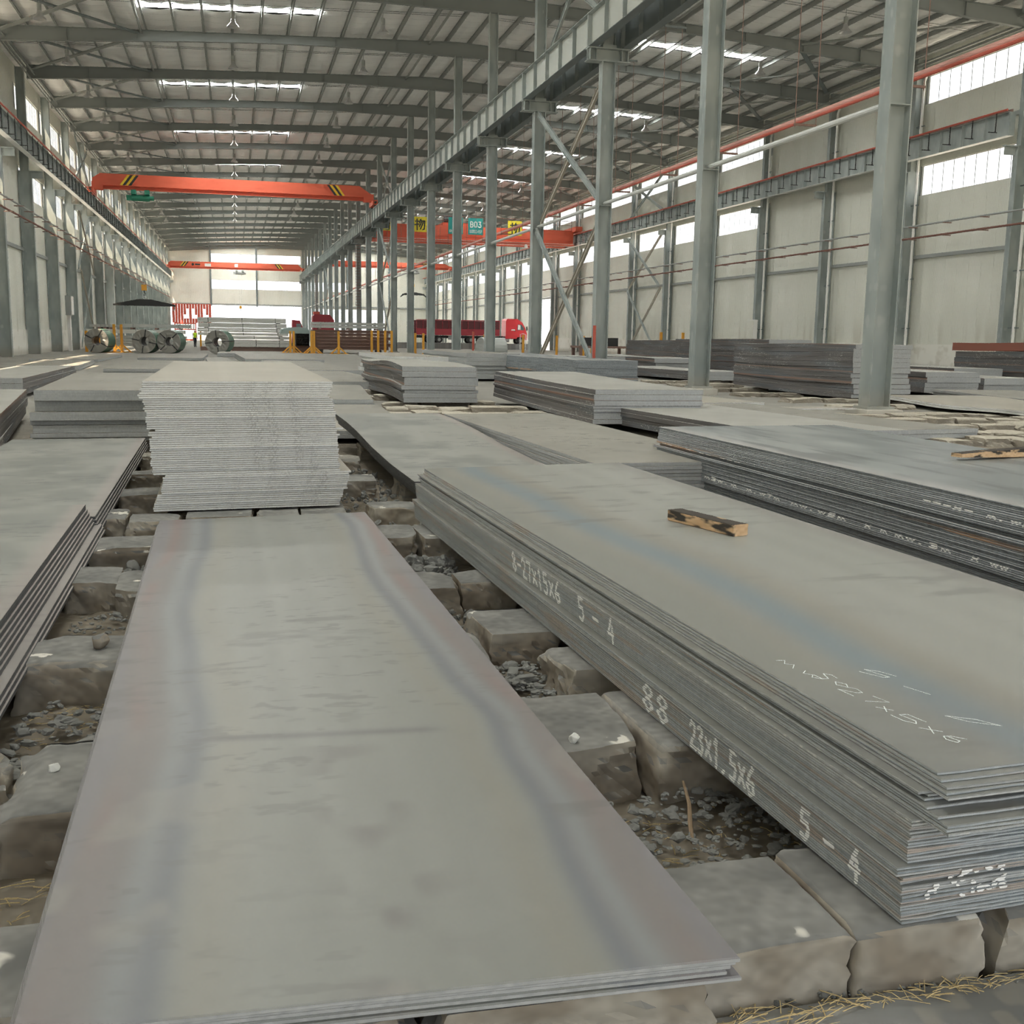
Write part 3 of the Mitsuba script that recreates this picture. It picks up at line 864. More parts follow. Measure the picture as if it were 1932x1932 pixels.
# ------------------------------------------------------------------ steel plates
def plate_mesh(quad, z0, z1, nl=1, wave=None, b=None, jag=0.0, seed=0):
    """One plate: quad = near-left, near-right, far-right, far-left (x, y); bevelled rim; uv in metres from the near-left corner. wave(s, v) lifts it."""
    NL, NR, FR, FL = (np.array(q, float) for q in quad)
    W, L = np.linalg.norm(NR - NL), np.linalg.norm(FL - NL)
    b = min(0.0034, 0.24 * (z1 - z0)) if b is None else b
    ss = np.linspace(0, 1, 2 if not jag else 25)
    vs = np.linspace(0, 1, nl + 1)
    per = [(s, 0.0) for s in ss] + [(1.0, v) for v in vs[1:]] + [(s, 1.0) for s in ss[::-1][1:]] + [(0.0, v) for v in vs[::-1][1:-1]]
    per = np.array(per)
    n = len(per)

    def pos(st, inset):
        s, t = st[:, 0].copy(), st[:, 1].copy()
        s = np.clip(s, inset / W, 1 - inset / W)
        t = np.clip(t, inset / L, 1 - inset / L)
        p = (NL[None] * ((1 - s) * (1 - t))[:, None] + NR[None] * (s * (1 - t))[:, None] + FR[None] * (s * t)[:, None] + FL[None] * ((1 - s) * t)[:, None])
        if jag:
            j = (meshkit.noise(np.stack([st[:, 0] * 40, st[:, 0] * 0, st[:, 0] * 0 + seed], -1), 2) - 0.5) * jag * (st[:, 1] < 1e-6)
            p[:, 1] += j
        return p, np.stack([st[:, 0] * W, st[:, 1] * L], 1)

    V, U = [], []
    for z, ins in ((z0, b), (z0 + b, 0.0), (z1 - b, 0.0), (z1, b)):
        p, u = pos(per, ins)
        lift = np.array([wave(s, t) for s, t in per]) if wave else 0
        V.append(np.column_stack([p, np.full(n, z) + lift]))
        U.append(u)
    V, U = np.vstack(V), np.vstack(U)
    f = []
    i = np.arange(n)
    j = (i + 1) % n
    for r in range(3):
        f.append(np.stack([r * n + i, r * n + j, (r + 1) * n + j, (r + 1) * n + i], 1))
    f = np.vstack(f)
    f = np.vstack([f[:, [0, 1, 2]], f[:, [0, 2, 3]]])
    # caps: strips between the left and the right edge
    key = {(round(a, 6), round(c, 6)): k for k, (a, c) in enumerate(per)}
    cap = []
    if nl == 1 or not jag:
        for q in range(nl):
            a, d = key[(0.0, round(vs[q], 6))], key[(0.0, round(vs[q + 1], 6))]
            bb, c = key[(1.0, round(vs[q], 6))], key[(1.0, round(vs[q + 1], 6))]
            if q == 0 and jag:
                continue
            cap += [[a, bb, c], [a, c, d]]
        if jag:
            lo = [key[(round(s, 6), 0.0)] for s in ss]
            hi = [key[(round(s, 6), 1.0)] for s in ss]
            for q in range(len(ss) - 1):
                cap += [[lo[q], lo[q + 1], hi[q + 1]], [lo[q], hi[q + 1], hi[q]]]
    cap = np.array(cap)
    f = np.vstack([f, cap + 3 * n, cap[:, ::-1]])
    return (V, f), U


def plate(base, label, cat, quad, z0, z1, bsdf, group=None, **kw):
    msh, uv = plate_mesh(quad, z0, z1, **kw)
    k = thing(base, label, cat, group)
    scene[k] = ply(msh, bsdf, False, uv=uv)
    return k


def shifted(quad, dx, dy, rot=0.0, dl=0.0):
    q = np.array(quad, float)
    c = q.mean(0)
    ca, sn = math.cos(rot), math.sin(rot)
    q = (q - c) @ np.array([[ca, sn], [-sn, ca]]) + c + [dx, dy]
    q[2:, 1] += dl
    return q


def stack(where, quad, zs, bsdf, base='steel_plate', what='steel plate', offs=None, wave=None, nl=1, tops=10, words=None, jag=0.0, b=None):
    """zs: heights of the layer boundaries, bottom to top. Every layer is a thing of its own. where: '... stack ...' as it ends the label."""
    n = len(zs) - 1
    out = []
    grp = f'{what}s of the {where}'
    for i in range(n):
        t = n - 1 - i                                   # 0 = top
        dx, dy, rot = offs(i, t) if offs else (0, 0, 0)
        if words and t in words:
            lb = words[t]
        elif t == 0:
            lb = f'topmost {what} of the {where}'
        elif i == 0:
            lb = f'lowest {what} of the {where}'
        else:
            lb = f'{nth(t)} {what} from the top of the {where}'
        w = (lambda s, v, t=t: wave(s, v, t, n)) if wave else None
        out.append((plate(base, lb, 'steel plate' if base == 'steel_plate' else 'plate bundle', shifted(quad, dx, dy, rot), zs[i], zs[i + 1], bsdf, grp, nl=nl, wave=w, jag=jag, seed=i, b=b), shifted(quad, dx, dy, rot), zs[i], zs[i + 1]))
    return out


# --- nearest stack: five thin plates with heat-tinted top
NQ = [(-0.45, 2.03), (1.035, 1.965), (0.92, 8.08), (-0.56, 7.92)]


def n_off(i, t):
    return {0: (0, 0, 0), 1: (-0.004, 0.012, 0.0), 2: (-0.012, 0.02, 0), 3: (-0.02, 0.02, 0), 4: (0.012, 0.012, 0)}[t]


near_stack = stack('low stack nearest the camera', NQ, 0.133 + 0.0134 * np.arange(6), 'plate_near', offs=n_off, words={0: 'large grey steel plate with pink and blue edges, topmost nearest the camera'})

# --- tall pale stack
AQ = [(-0.70, 8.66), (0.745, 8.78), (0.70, 14.8), (-0.78, 14.7)]
AN = 60
az = 0.145 + (1.155 - 0.145) * np.arange(AN + 1) / AN


def a_off(i, t):
    r = np.random.default_rng(500 + i)
    f = i / AN
    dx = 0.055 * math.sin(f * 2.2) * 0 + r.normal(0, 0.004)
    if t < 3: dx += 0.0
    elif t < 8: dx -= 0.035 * (t - 2) / 5
    elif t < 17: dx += 0.005 + 0.002 * (t - 8)
    elif t < 40: dx += 0.022 + 0.0012 * (t - 17)
    elif t < 43: dx += 0.05
    elif t < 52: dx += 0.135 - 0.004 * (t - 43)
    else: dx += 0.075 - 0.004 * (t - 52)
    dy = r.normal(0, 0.003) - (0.02 if t in (7, 16, 30) else 0) + (0.012 if t in (23, 41) else 0)
    if t == 22: dx += 0.05
    return dx, dy, r.normal(0, 0.0015)


stack('tall pale stack behind the nearest plate', AQ, az, 'plate_pale', offs=a_off)

# --- wide blue-tinted stack on the right (three bundles of thin plates)
FQ = [(1.605, 2.11), (3.20, 2.18), (3.06, 8.40), (1.385, 8.16)]
FN = 46
fz = 0.133 + (0.515 - 0.133) * np.arange(FN + 1) / FN
TOPST = {0: (1.605, 2.11), 1: (1.599, 2.089), 2: (1.598, 2.062), 3: (1.589, 2.055), 4: (1.588, 2.042), 5: (1.553, 2.108), 6: (1.580, 2.105), 7: (1.568, 2.100), 8: (1.556, 2.075), 9: (1.560, 2.035), 10: (1.563, 2.005), 11: (1.560, 2.003), 12: (1.562, 2.000)}


def f_off(i, t):
    r = np.random.default_rng(900 + i)
    if t in TOPST:
        x, y = TOPST[t]
    elif t < 28:
        x, y = 1.534 + 0.001 * (t - 13) + r.normal(0, 0.0012), 2.097 + 0.0018 * (t - 13) + r.normal(0, 0.003)
    elif t < 31:
        x, y = 1.512, 2.105
    else:
        x, y = 1.525 + 0.0006 * (t - 31) + r.normal(0, 0.0012), 2.107 + r.normal(0, 0.003)
    return x - 1.605, y - 2.11, 0.0


f_stack = stack('wide chalk-marked stack', FQ, fz, 'plate_blue', offs=f_off, jag=0.006, tops=13,
                words={0: 'steel plate with blue tint and chalk scribbles, topmost of the wide chalk-marked stack'})

# --- dark stack further right
GQ = [(4.10, 3.98), (6.10, 4.05), (6.12, 10.22), (4.085, 10.10)]
GN = 44
gz = 0.14 + (0.665 - 0.14) * np.arange(GN + 1) / GN


def g_off(i, t):
    r = np.random.default_rng(1300 + i)
    dx, dy = r.normal(0, 0.0025), r.normal(0, 0.004)
    if t > 33: dx += 0.03; dy -= 0.03
    if 13 <= t <= 14: dx += 0.03
    if t in (15, 16): dx -= 0.01; dy += 0.06
    if t < 12: dx += 0.006 * (12 - t) * 0.3
    return dx, dy, 0.0


g_stack = stack('dark stack at the right frame edge', GQ, gz, 'plate_dark', offs=g_off)

# --- left stacks: long thin plates fanning out, and the flat sheets beyond
def l_off(i, t):
    return 0.008 * t + (0.035 if t > 5 else 0), 0.012 * t, -0.0006 * t


stack('fanned left stack at the frame edge', [(-2.42, 1.8), (-0.925, 1.8), (-1.055, 7.98), (-2.55, 7.90)], [0.10, 0.118, 0.14, 0.163, 0.186, 0.21, 0.232, 0.255, 0.28, 0.318], 'plate_left', offs=l_off, b=0.0012)
stack('low left stack beside the tall pale stack', [(-2.50, 7.90), (-1.00, 8.02), (-1.115, 14.0), (-2.62, 13.9)], [0.10, 0.125, 0.15, 0.175, 0.20, 0.225], 'plate_left', offs=lambda i, t: (0.008 * t, -0.005 * t, 0))

B_ = dict(base='plate_bundle', what='plate bundle')


def wob(amp, f, ph):
    return lambda s, v, t, n: amp * math.sin(f * v * 2 * math.pi + ph)


def joff(seed, a=0.03):
    def g(i, t):
        r = np.random.default_rng(seed * 97 + i)
        return r.normal(0, a), r.normal(0, a), r.normal(0, 0.003)
    return g


def rect(x, y, w, l, rot=0.0):
    """near-left corner, width along x, length along y, turned by rot degrees"""
    c, s = math.cos(math.radians(rot)), math.sin(math.radians(rot))
    X, Y = np.array([c, s]), np.array([-s, c])
    o = np.array([x, y])
    return [o, o + w * X, o + w * X + l * Y, o + l * Y]


lay = lambda *h: np.array(h)
stack('pale left stack behind the tall stack', rect(-2.52, 14.66, 1.55, 6.2, 3), lay(0.12, 0.17, 0.23, 0.33, 0.39, 0.50, 0.64, 0.775), 'plate_mid', offs=joff(1), **B_)
stack('farther brown-sided stack at the left edge', rect(-6.25, 26.3, 1.55, 9.4, 0.8), lay(0.05, 0.19, 0.32, 0.44), 'plate_brown', offs=joff(2), **B_)
stack('nearer brown-sided stack at the left edge', rect(-4.15, 13.0, 1.5, 7.2, 7), lay(0.08, 0.22, 0.36, 0.50), 'plate_brown', offs=joff(3), **B_)
stack('sunlit low plates by the left wall', rect(-8.2, 45.0, 2.2, 9.0, 3), lay(-0.02, 0.08, 0.16), 'plate_mid', offs=joff(4), **B_)
stack('flat plates behind the pale left stack', rect(-4.7, 41.5, 2.7, 13, 2), lay(-0.02, 0.07, 0.17), 'plate_mid', offs=joff(5), **B_)
stack('single low plate before the steel coils', rect(-1.4, 56, 1.2, 9, 2), lay(-0.02, 0.10), 'plate_mid', **B_)
stack('wide low plates past the tall pale stack', rect(-5.2, 62, 3.4, 12, 0), lay(-0.02, 0.12), 'plate_mid', **B_)
stack('low plates left of the wide flat yard', rect(-9.9, 57.5, 3.2, 12, 0), lay(-0.02, 0.10), 'plate_mid', **B_)
stack('low plate in front of the middle coils', rect(-1.2, 72.5, 4.2, 6, 0), lay(-0.02, 0.16, 0.22), 'plate_mid', **B_)
stack('flat plates behind the tall pale stack', rect(0.95, 27.5, 1.9, 9.5, -1), lay(0.0, 0.10, 0.21), 'plate_mid', offs=joff(6), **B_)
stack('two-layer slab behind the tall pale stack', rect(0.95, 21.7, 1.68, 6.4, -4), lay(0.10, 0.175, 0.255), 'plate_mid', offs=joff(7, 0.02), **B_)
stack('low sheet behind the bowed stack', rect(0.78, 15.6, 1.75, 6.0, -2), lay(0.05, 0.11, 0.16), 'plate_mid', offs=joff(8, 0.02), **B_)
stack('thick slab left of the wavy brown-sided stack', rect(2.3, 28.8, 1.75, 8.5, 4), lay(0.02, 0.16, 0.30), 'plate_mid', offs=joff(9, 0.02), **B_)
stack('low slabs in the middle of the yard', rect(1.8, 39, 2.6, 14, 3), lay(0.0, 0.12, 0.26), 'plate_mid', offs=joff(10, 0.02), **B_)
stack('wide low slabs before the orange posts', rect(0.4, 55.5, 3.9, 15, 2), lay(-0.02, 0.12, 0.25), 'plate_mid', offs=joff(11, 0.02), **B_)

# the curved stack with the black bowed side
def h_wave(s, v, t, n):
    return 0.16 * np.interp(v, [0, 0.2, 0.42, 0.62, 0.8, 1], [0.04, 0.06, 0.30, 0.72, 0.93, 1.0])


stack('bowed black-edged stack', [(1.47, 9.16), (2.99, 9.25), (2.80, 15.3), (1.32, 15.2)], 0.13 + 0.018 * np.arange(9), 'plate_left', wave=h_wave, nl=14, offs=lambda i, t: (0.004 * t + (0.012 if t > 4 else 0), -0.03 * (t > 4), 0))
stack('grey stack before the bowed stack', [(3.04, 9.0), (4.55, 9.0), (4.45, 15.2), (2.86, 15.1)], 0.13 + 0.034 * np.arange(10), 'plate_mid', offs=joff(12, 0.008))

# the wavy stack in the middle
def d_wave(s, v, t, n):
    return (0.035 + 0.03 * (n - t) / n) * math.sin(v * 5.2 + 0.2) * (1 - 0.4 * s) + 0.06 * v


stack('wavy brown-sided stack in the middle', rect(3.42, 23.0, 1.62, 7.3, 0.3), lay(0.10, 0.20, 0.30, 0.37, 0.46, 0.64, 0.76, 0.865), 'plate_brown', wave=d_wave, nl=14, offs=joff(13, 0.025), **B_)
stack('white slab pile behind the wavy stack', rect(5.3, 38.0, 2.0, 9.0, 1), lay(0.02, 0.20, 0.36, 0.50, 0.64, 0.80), 'plate_pale', offs=joff(14, 0.05), **B_)
stack('gapped slab pile left of the fifth column', rect(7.9, 37.5, 1.95, 8.5, 1), lay(0.05, 0.22, 0.38, 0.52, 0.66, 0.80, 0.95), 'plate_mid', offs=joff(15, 0.06), wave=lambda s, v, t, n: 0.08 * max(0, v - 0.45) * (t % 3), nl=8, **B_)
stack('speckled stack in front of the braced columns', rect(9.1, 28.5, 1.75, 13, -1.5), lay(0.05, 0.26, 0.48, 0.70, 0.92), 'plate_dark', offs=joff(16, 0.02), wave=wob(0.02, 1.0, 1), nl=10, **B_)
stack('rust-lined chalked stack', rect(5.82, 17.25, 1.95, 7.6, -0.5), lay(0.10, 0.18, 0.305, 0.36, 0.41, 0.50, 0.60, 0.685), 'plate_brown', offs=joff(17, 0.015), wave=lambda s, v, t, n: 0.05 * v * v, nl=8, **B_)
stack('low wide stack behind the dark stack', rect(6.72, 12.6, 2.1, 7.6, 5), lay(0.08, 0.17, 0.235, 0.31, 0.375), 'plate_brown', offs=joff(18, 0.015), **B_)
stack('flat pale plates behind the low wide stack', rect(9.0, 14.6, 2.6, 6.6, 8), lay(0.05, 0.13, 0.20), 'plate_mid', offs=joff(19, 0.02), **B_)
stack('flat pale plates left of the first column', rect(9.3, 21.6, 2.1, 6.6, 8), lay(0.05, 0.12, 0.19), 'plate_pale', offs=joff(20, 0.02), **B_)

# right bay
def t_wave(s, v, t, n):
    return 0.03 * math.sin(v * 4.4 + 0.7 + 0.25 * t) + 0.02 * v


stack('tall brown stack between two columns', rect(15.58, 25.2, 1.7, 7.0, 0), lay(0.10, 0.20, 0.33, 0.45, 0.60, 0.72, 0.86, 1.0, 1.12, 1.24, 1.36, 1.47), 'plate_brown', wave=t_wave, nl=14, offs=joff(21, 0.02), **B_)
stack('tall stack behind the second column', rect(24.0, 46.0, 2.2, 11.0, 0), lay(0.0, 0.25, 0.5, 0.75, 1.0, 1.25, 1.6), 'plate_brown', wave=t_wave, nl=10, offs=joff(22, 0.03), **B_)
stack('dark stack left behind the second column', rect(25.8, 60.0, 2.2, 10.0, 0), lay(0.0, 0.3, 0.6, 0.9, 1.2, 1.48), 'plate_brown', wave=t_wave, nl=10, offs=joff(23, 0.04), **B_)
stack('rag-edged low stack left of the second column', rect(20.0, 50.0, 2.2, 11, 0), lay(0.0, 0.2, 0.4, 0.62), 'plate_brown', wave=wob(0.03, 1.2, 0), nl=10, offs=joff(24, 0.05), **B_)
stack('white-lettered low stack behind the stone kerb', rect(16.1, 36.3, 2.0, 8.0, 0), lay(0.08, 0.24, 0.40), 'plate_brown', wave=wob(0.02, 0.8, 1), nl=8, offs=joff(25, 0.02), **B_)
stack('round black-sided stack behind the braced columns', rect(14.4, 46.0, 2.6, 7.0, 0), lay(0.0, 0.18, 0.36, 0.54, 0.70), 'plate_brown', wave=wob(0.04, 0.6, 2), nl=8, offs=joff(26, 0.05), **B_)
stack('grey stack right of the first column', rect(19.8, 28.1, 1.85, 6.2, 0), lay(0.10, 0.25, 0.40, 0.56, 0.71), 'plate_brown', offs=joff(27, 0.02), **B_)
stack('red-topped tall stack at the right frame edge', rect(29.5, 32.0, 2.0, 8.0, 0), lay(0.0, 0.26, 0.5, 0.78, 1.05, 1.3), 'plate_brown', wave=wob(0.05, 0.6, 1.2), nl=10, offs=joff(28, 0.04), **B_)
msh, uv = plate_mesh(rect(29.45, 32.0, 2.0, 8.1, 0), 1.3, 1.62, nl=10, wave=lambda s, v: 0.05 * math.sin(0.6 * v * 2 * math.pi + 1.2) + 0.04 * v)
mat('plate_rust', (0.30, 0.115, 0.085), 0.6, 0.3)
k = thing('plate_bundle', 'rust-red plate bundle lying topmost at the right frame edge', 'plate bundle')
scene[k] = ply(msh, 'plate_rust', False)
stack('chalk-lined low stack right of the grey stack', rect(23.0, 29.6, 2.2, 6.0, 0), lay(0.1, 0.28, 0.49), 'plate_brown', offs=joff(29, 0.02), **B_)
stack('low dark stack below the whitewashed plinth', rect(27.0, 36.5, 2.2, 7, 0), lay(0.0, 0.3, 0.62), 'plate_brown', offs=joff(30, 0.04), **B_)
stack('long flat white sheet right of the first column', rect(15.55, 18.6, 3.0, 6.6, -6), lay(0.09, 0.135, 0.175), 'plate_pale', wave=wob(0.03, 1.2, 1), nl=14, offs=joff(31, 0.02), **B_)
stack('second flat sheet behind the white sheet', rect(19.0, 20.8, 2.6, 6.5, -4), lay(0.08, 0.15, 0.22), 'plate_mid', wave=wob(0.02, 1.0, 2), nl=10, offs=joff(32, 0.02), **B_)
k = plate('timber_board', 'thin pale board lying on stones left of the first column', 'board', rect(10.6, 19.9, 1.9, 0.55, 3), 0.16, 0.185, 'plate_pale')

# ------------------------------------------------------------------ chalk writing (own stroke letters)
GLY = {
    '0': [[(0.2, 0), (0, 0.3), (0, 0.7), (0.25, 1), (0.5, 0.8), (0.5, 0.3), (0.3, 0), (0.2, 0)]], '1': [[(0.1, 0.8), (0.3, 1), (0.25, 0)]],
    '2': [[(0, 0.8), (0.2, 1), (0.45, 0.85), (0.4, 0.55), (0, 0.05), (0.55, 0.02)]], '5': [[(0.5, 1), (0.1, 1), (0.05, 0.55), (0.4, 0.6), (0.5, 0.3), (0.3, 0.02), (0, 0.08)]],
    '6': [[(0.45, 1), (0.1, 0.6), (0, 0.25), (0.2, 0), (0.5, 0.15), (0.45, 0.45), (0.1, 0.4)]], '7': [[(0, 0.95), (0.5, 1), (0.2, 0)]],
    '8': [[(0.25, 0.52), (0.02, 0.75), (0.25, 1), (0.48, 0.75), (0.25, 0.52), (0, 0.25), (0.25, 0), (0.5, 0.25), (0.25, 0.52)]],
    '3': [[(0, 0.9), (0.3, 1), (0.45, 0.75), (0.15, 0.55), (0.5, 0.3), (0.3, 0), (0, 0.1)]], 'x': [[(0, 0.1), (0.5, 0.75)], [(0.05, 0.75), (0.5, 0.1)]],
    '4': [[(0.35, 1), (0, 0.35), (0.5, 0.38)], [(0.38, 0.7), (0.34, 0)]], '.': [[(0.1, 0.0), (0.2, 0.06)]], '-': [[(0, 0.5), (0.5, 0.52)]], '=': [[(0, 0.62), (0.5, 0.64)], [(0, 0.38), (0.5, 0.4)]], '/': [[(0, 0), (0.5, 1)]],
    'S': [[(0.5, 0.9), (0.2, 1), (0, 0.7), (0.45, 0.4), (0.4, 0.05), (0, 0.05)]], 'o': [[(0.25, 0.1), (0, 0.4), (0.3, 0.7), (0.55, 0.4), (0.25, 0.1)]], ' ': [],
    'H': [[(0, 0), (0.03, 1)], [(0.45, 0), (0.5, 1)], [(0, 0.5), (0.5, 0.52)]], 'm': [[(0, 0), (0.05, 0.6), (0.25, 0.1), (0.35, 0.65), (0.55, 0.05)]], 'w': [[(0, 0.6), (0.12, 0.1), (0.28, 0.5), (0.4, 0.1), (0.55, 0.65)]],
}


def write(text, h, pen, adv=0.75, slant=0.0, width=None):
    lines, x = [], 0.0
    for ch in text:
        for st in GLY[ch]:
            lines.append(sg.LineString([(x + a + slant * b, b) for a, b in st]))
        x += adv
    sx = (width / (x - adv + 0.5)) if width else h
    return shapely.ops.unary_union([sa.scale(l, sx, h, origin=(0, 0)).buffer(pen, resolution=2) for l in lines])


def on_side(stk, text, x_out, y_start, z_low, h, pen, width, mat_='chalk', rag=0.35, seed=1):
    """Chalk across the left sides of a stack: the letters are cut to each plate, and every strip belongs to its plate."""
    poly = write(text, h, pen, width=width)
    r = np.random.default_rng(seed)
    for key, quad, z0, z1 in stk:
        if z1 < z_low - pen or z0 > z_low + h + pen:
            continue
        gap = (z1 - z0) * rag
        strip = poly.intersection(sg.box(-1, z0 - z_low + gap * 0.5, 9, z1 - z_low - gap * 0.5))
        if strip.is_empty:
            continue
        nl_, fl_ = quad[0], quad[3]
        mm = M()
        for g in getattr(strip, 'geoms', [strip]):
            if g.geom_type != 'Polygon' or g.area < 2e-7:
                continue
            tm = trimesh.creation.extrude_polygon(g, 0.0008, engine='earcut')
            v = np.array(tm.vertices)
            y = y_start - v[:, 0]
            x = nl_[0] + (fl_[0] - nl_[0]) * (y - nl_[1]) / (fl_[1] - nl_[1]) - 0.0002 - v[:, 2]
            mm.add(np.stack([x, y, v[:, 1] + z_low], 1), tm.faces)
        if mm.v:
            part(key, 'chalk_mark', mm, mat_, label='white chalk writing')


on_side(f_stack, '8-27x15x6', 0, 5.50, 0.288, 0.105, 0.0078, 0.78, seed=1)
on_side(f_stack, '5 - 4', 0, 4.45, 0.288, 0.105, 0.0078, 0.42, seed=2)
on_side(f_stack, '88', 0, 3.68, 0.145, 0.10, 0.0078, 0.22, seed=3)
on_side(f_stack, '23x1.5x6', 0, 3.27, 0.145, 0.095, 0.0078, 0.44, seed=4)
on_side(f_stack, '5 - 4', 0, 2.56, 0.150, 0.085, 0.0078, 0.28, seed=5)
for y, tx, w in ((9.95, 'w.m', 0.5), (9.2, 'w m3w.m', 0.9), (8.1, 'm.w7m', 0.55), (7.35, 'mw.w5m', 0.75), (6.35, 'x m', 0.25), (6.0, 'mw.3m', 0.55), (5.25, 'x ww', 0.3)):
    on_side(g_stack, tx, 0, y, 0.300, 0.026, 0.006, w, seed=int(y * 10))
on_side(g_stack, 'm-w - -- ---', 0, 9.95, 0.505, 0.012, 0.005, 1.7, seed=8)
on_side(g_stack, '-=-x- m.wm', 0, 5.75, 0.565, 0.022, 0.006, 0.95, seed=9)

# end marks on the front of the wide stack
r = np.random.default_rng(4)
blobs = shapely.ops.unary_union([sa.rotate(sa.scale(sg.Point(x, z).buffer(0.5, resolution=3), w, h), a) for x, z, w, h, a in
                                 zip(r.uniform(0.05, 0.30, 26), r.uniform(0.185, 0.255, 26), r.uniform(0.010, 0.030, 26), r.uniform(0.006, 0.020, 26), r.uniform(-40, 40, 26))])
for key, quad, z0, z1 in f_stack[:17]:
    q = blobs.intersection(sg.box(0, z0 + 0.0012, 2, z1 - 0.0018))
    mm = M()
    for g in getattr(q, 'geoms', [q]):
        if g.geom_type == 'Polygon' and g.area > 1e-6:
            tm = trimesh.creation.extrude_polygon(g, 0.0008, engine='earcut')
            v = np.array(tm.vertices)
            x = quad[0][0] + v[:, 0]
            y = quad[0][1] + (quad[1][1] - quad[0][1]) * v[:, 0] / (quad[1][0] - quad[0][0]) - 0.004 - v[:, 2]
            mm.add(np.stack([x, y, v[:, 1]], 1), tm.faces)
    if mm.v:
        part(key, 'chalk_mark', mm, 'chalk', label='smeared white chalk')

# scribbles on top of the wide stack
tk, tq, tz0, tz1 = f_stack[-1]
for text, x, y, ang, h, w, pen in (('mw', 1.66, 3.02, -84, 0.045, 0.20, 0.0013), ('So', 1.70, 2.86, -82, 0.055, 0.13, 0.0014), ('27', 1.70, 2.72, -78, 0.055, 0.15, 0.0014), ('x', 1.72, 2.555, -78, 0.04, 0.04, 0.0014), ('5', 1.725, 2.49, -78, 0.05, 0.08, 0.0014), ('x6', 1.74, 2.385, -75, 0.05, 0.12, 0.0014),
                                   ('S', 1.86, 2.86, -60, 0.05, 0.10, 0.0014), ('-', 1.90, 2.70, -70, 0.03, 0.09, 0.0014), ('o', 1.86, 2.44, -45, 0.05, 0.13, 0.0014)):
    poly = write(text, h, pen, width=w)
    mm = M()
    for g in getattr(poly, 'geoms', [poly]):
        tm = trimesh.creation.extrude_polygon(g, 0.0006, engine='earcut')
        v = np.array(tm.vertices)
        c, s = math.cos(math.radians(ang)), math.sin(math.radians(ang))
        mm.add(np.stack([x + c * v[:, 0] - s * v[:, 1], y + s * v[:, 0] + c * v[:, 1], tz1 + 0.0003 + v[:, 2]], 1), tm.faces)
    part(tk, 'chalk_scribble', mm, 'chalk_thin', label='thin chalk scribble')

# ------------------------------------------------------------------ timber blocks on the plates
def timber(label, cx, cy, z, l, w, h, ang, seed, taper=0.0):
    m = trimesh.creation.box([l, w, h])
    for _ in range(4):
        m = m.subdivide()
    v = np.array(m.vertices)
    r = meshkit.fbm(v * 18 + seed * 7.1, 3, seed)[:, None] - 0.5
    e = np.minimum(np.minimum((l / 2 - np.abs(v[:, 0])), (w / 2 - np.abs(v[:, 1]))), 1)
    corner = ((np.abs(v[:, 1]) > w * 0.49) & (np.abs(v[:, 2]) > h * 0.49))[:, None]
    v = v * (1 - 0.035 * corner) + r * 0.006
    v[:, 2] *= 1 - taper * (0.5 - v[:, 0] / l) ** 2
    c, s = math.cos(math.radians(ang)), math.sin(math.radians(ang))
    v[:, 2] -= v[:, 2].min()
    v = np.stack([cx + c * v[:, 0] - s * v[:, 1], cy + s * v[:, 0] + c * v[:, 1], z + v[:, 2]], 1)
    return solo('timber_block', (v, np.array(m.faces)), 'wood', label, 'timber', smooth=35)


timber('charred timber block lying on the blue-tinted wide stack', 2.475, 5.36, 0.5145, 0.56, 0.10, 0.062, -75, 1)
timber('long charred timber lying on the dark stack at the right frame edge', 5.83, 7.14, 0.6645, 1.15, 0.10, 0.075, 12, 2, 0.6)

# ------------------------------------------------------------------ stone sleepers
def stone_mesh(seed, res=3, rough=0.09):
    m = trimesh.creation.box([1, 1, 1])
    for _ in range(res):
        m = m.subdivide()
    v = np.array(m.vertices)
    r = np.random.default_rng(seed)
    skew = r.normal(0, 0.05, (3, 3))
    v = v + (v ** 2 * np.sign(v)) @ skew * 0.7
    for _ in range(9):                      # broken-off corners and edges
        q = r.normal(0, 1, 3)
        if r.random() < 0.5:
            q[r.integers(0, 3)] *= 0.15
        q /= np.linalg.norm(q)
        reach = np.abs(q).sum() * 0.5
        h = v @ q - reach * r.uniform(0.80, 0.95)
        v = v - np.where(h > 0, h, 0)[:, None] * q
    p = v * 2.2 + seed * 3.7
    n1 = meshkit.fbm(p, 3, seed)[:, None] - 0.5
    n2 = meshkit.fbm(p * 3.4 + 9, 3, seed + 1)[:, None] - 0.5
    dirn = v / np.maximum(np.abs(v).max(1, keepdims=True), 1e-6)
    flat = np.where(v[:, 2:] > 0.42, 0.22, 1.0)
    v = v + dirn * (n1 * rough * 1.6 + n2 * rough * 1.3) * flat
    v[:, 2] = np.minimum(v[:, 2], 0.5 + 0.02 * n1[:, 0])
    return v, np.array(m.faces)


def pebble_mesh(seed):
    m = trimesh.creation.icosphere(subdivisions=3)
    v = np.array(m.vertices)
    r = np.random.default_rng(seed)
    for _ in range(10):
        q = r.normal(0, 1, 3)
        q /= np.linalg.norm(q)
        h = v @ q - r.uniform(0.62, 0.85)
        v = v - np.where(h > 0, h, 0)[:, None] * q
    return v * (1 + 0.12 * (meshkit.fbm(v * 3 + seed, 3, seed)[:, None] - 0.5)), np.array(m.faces)


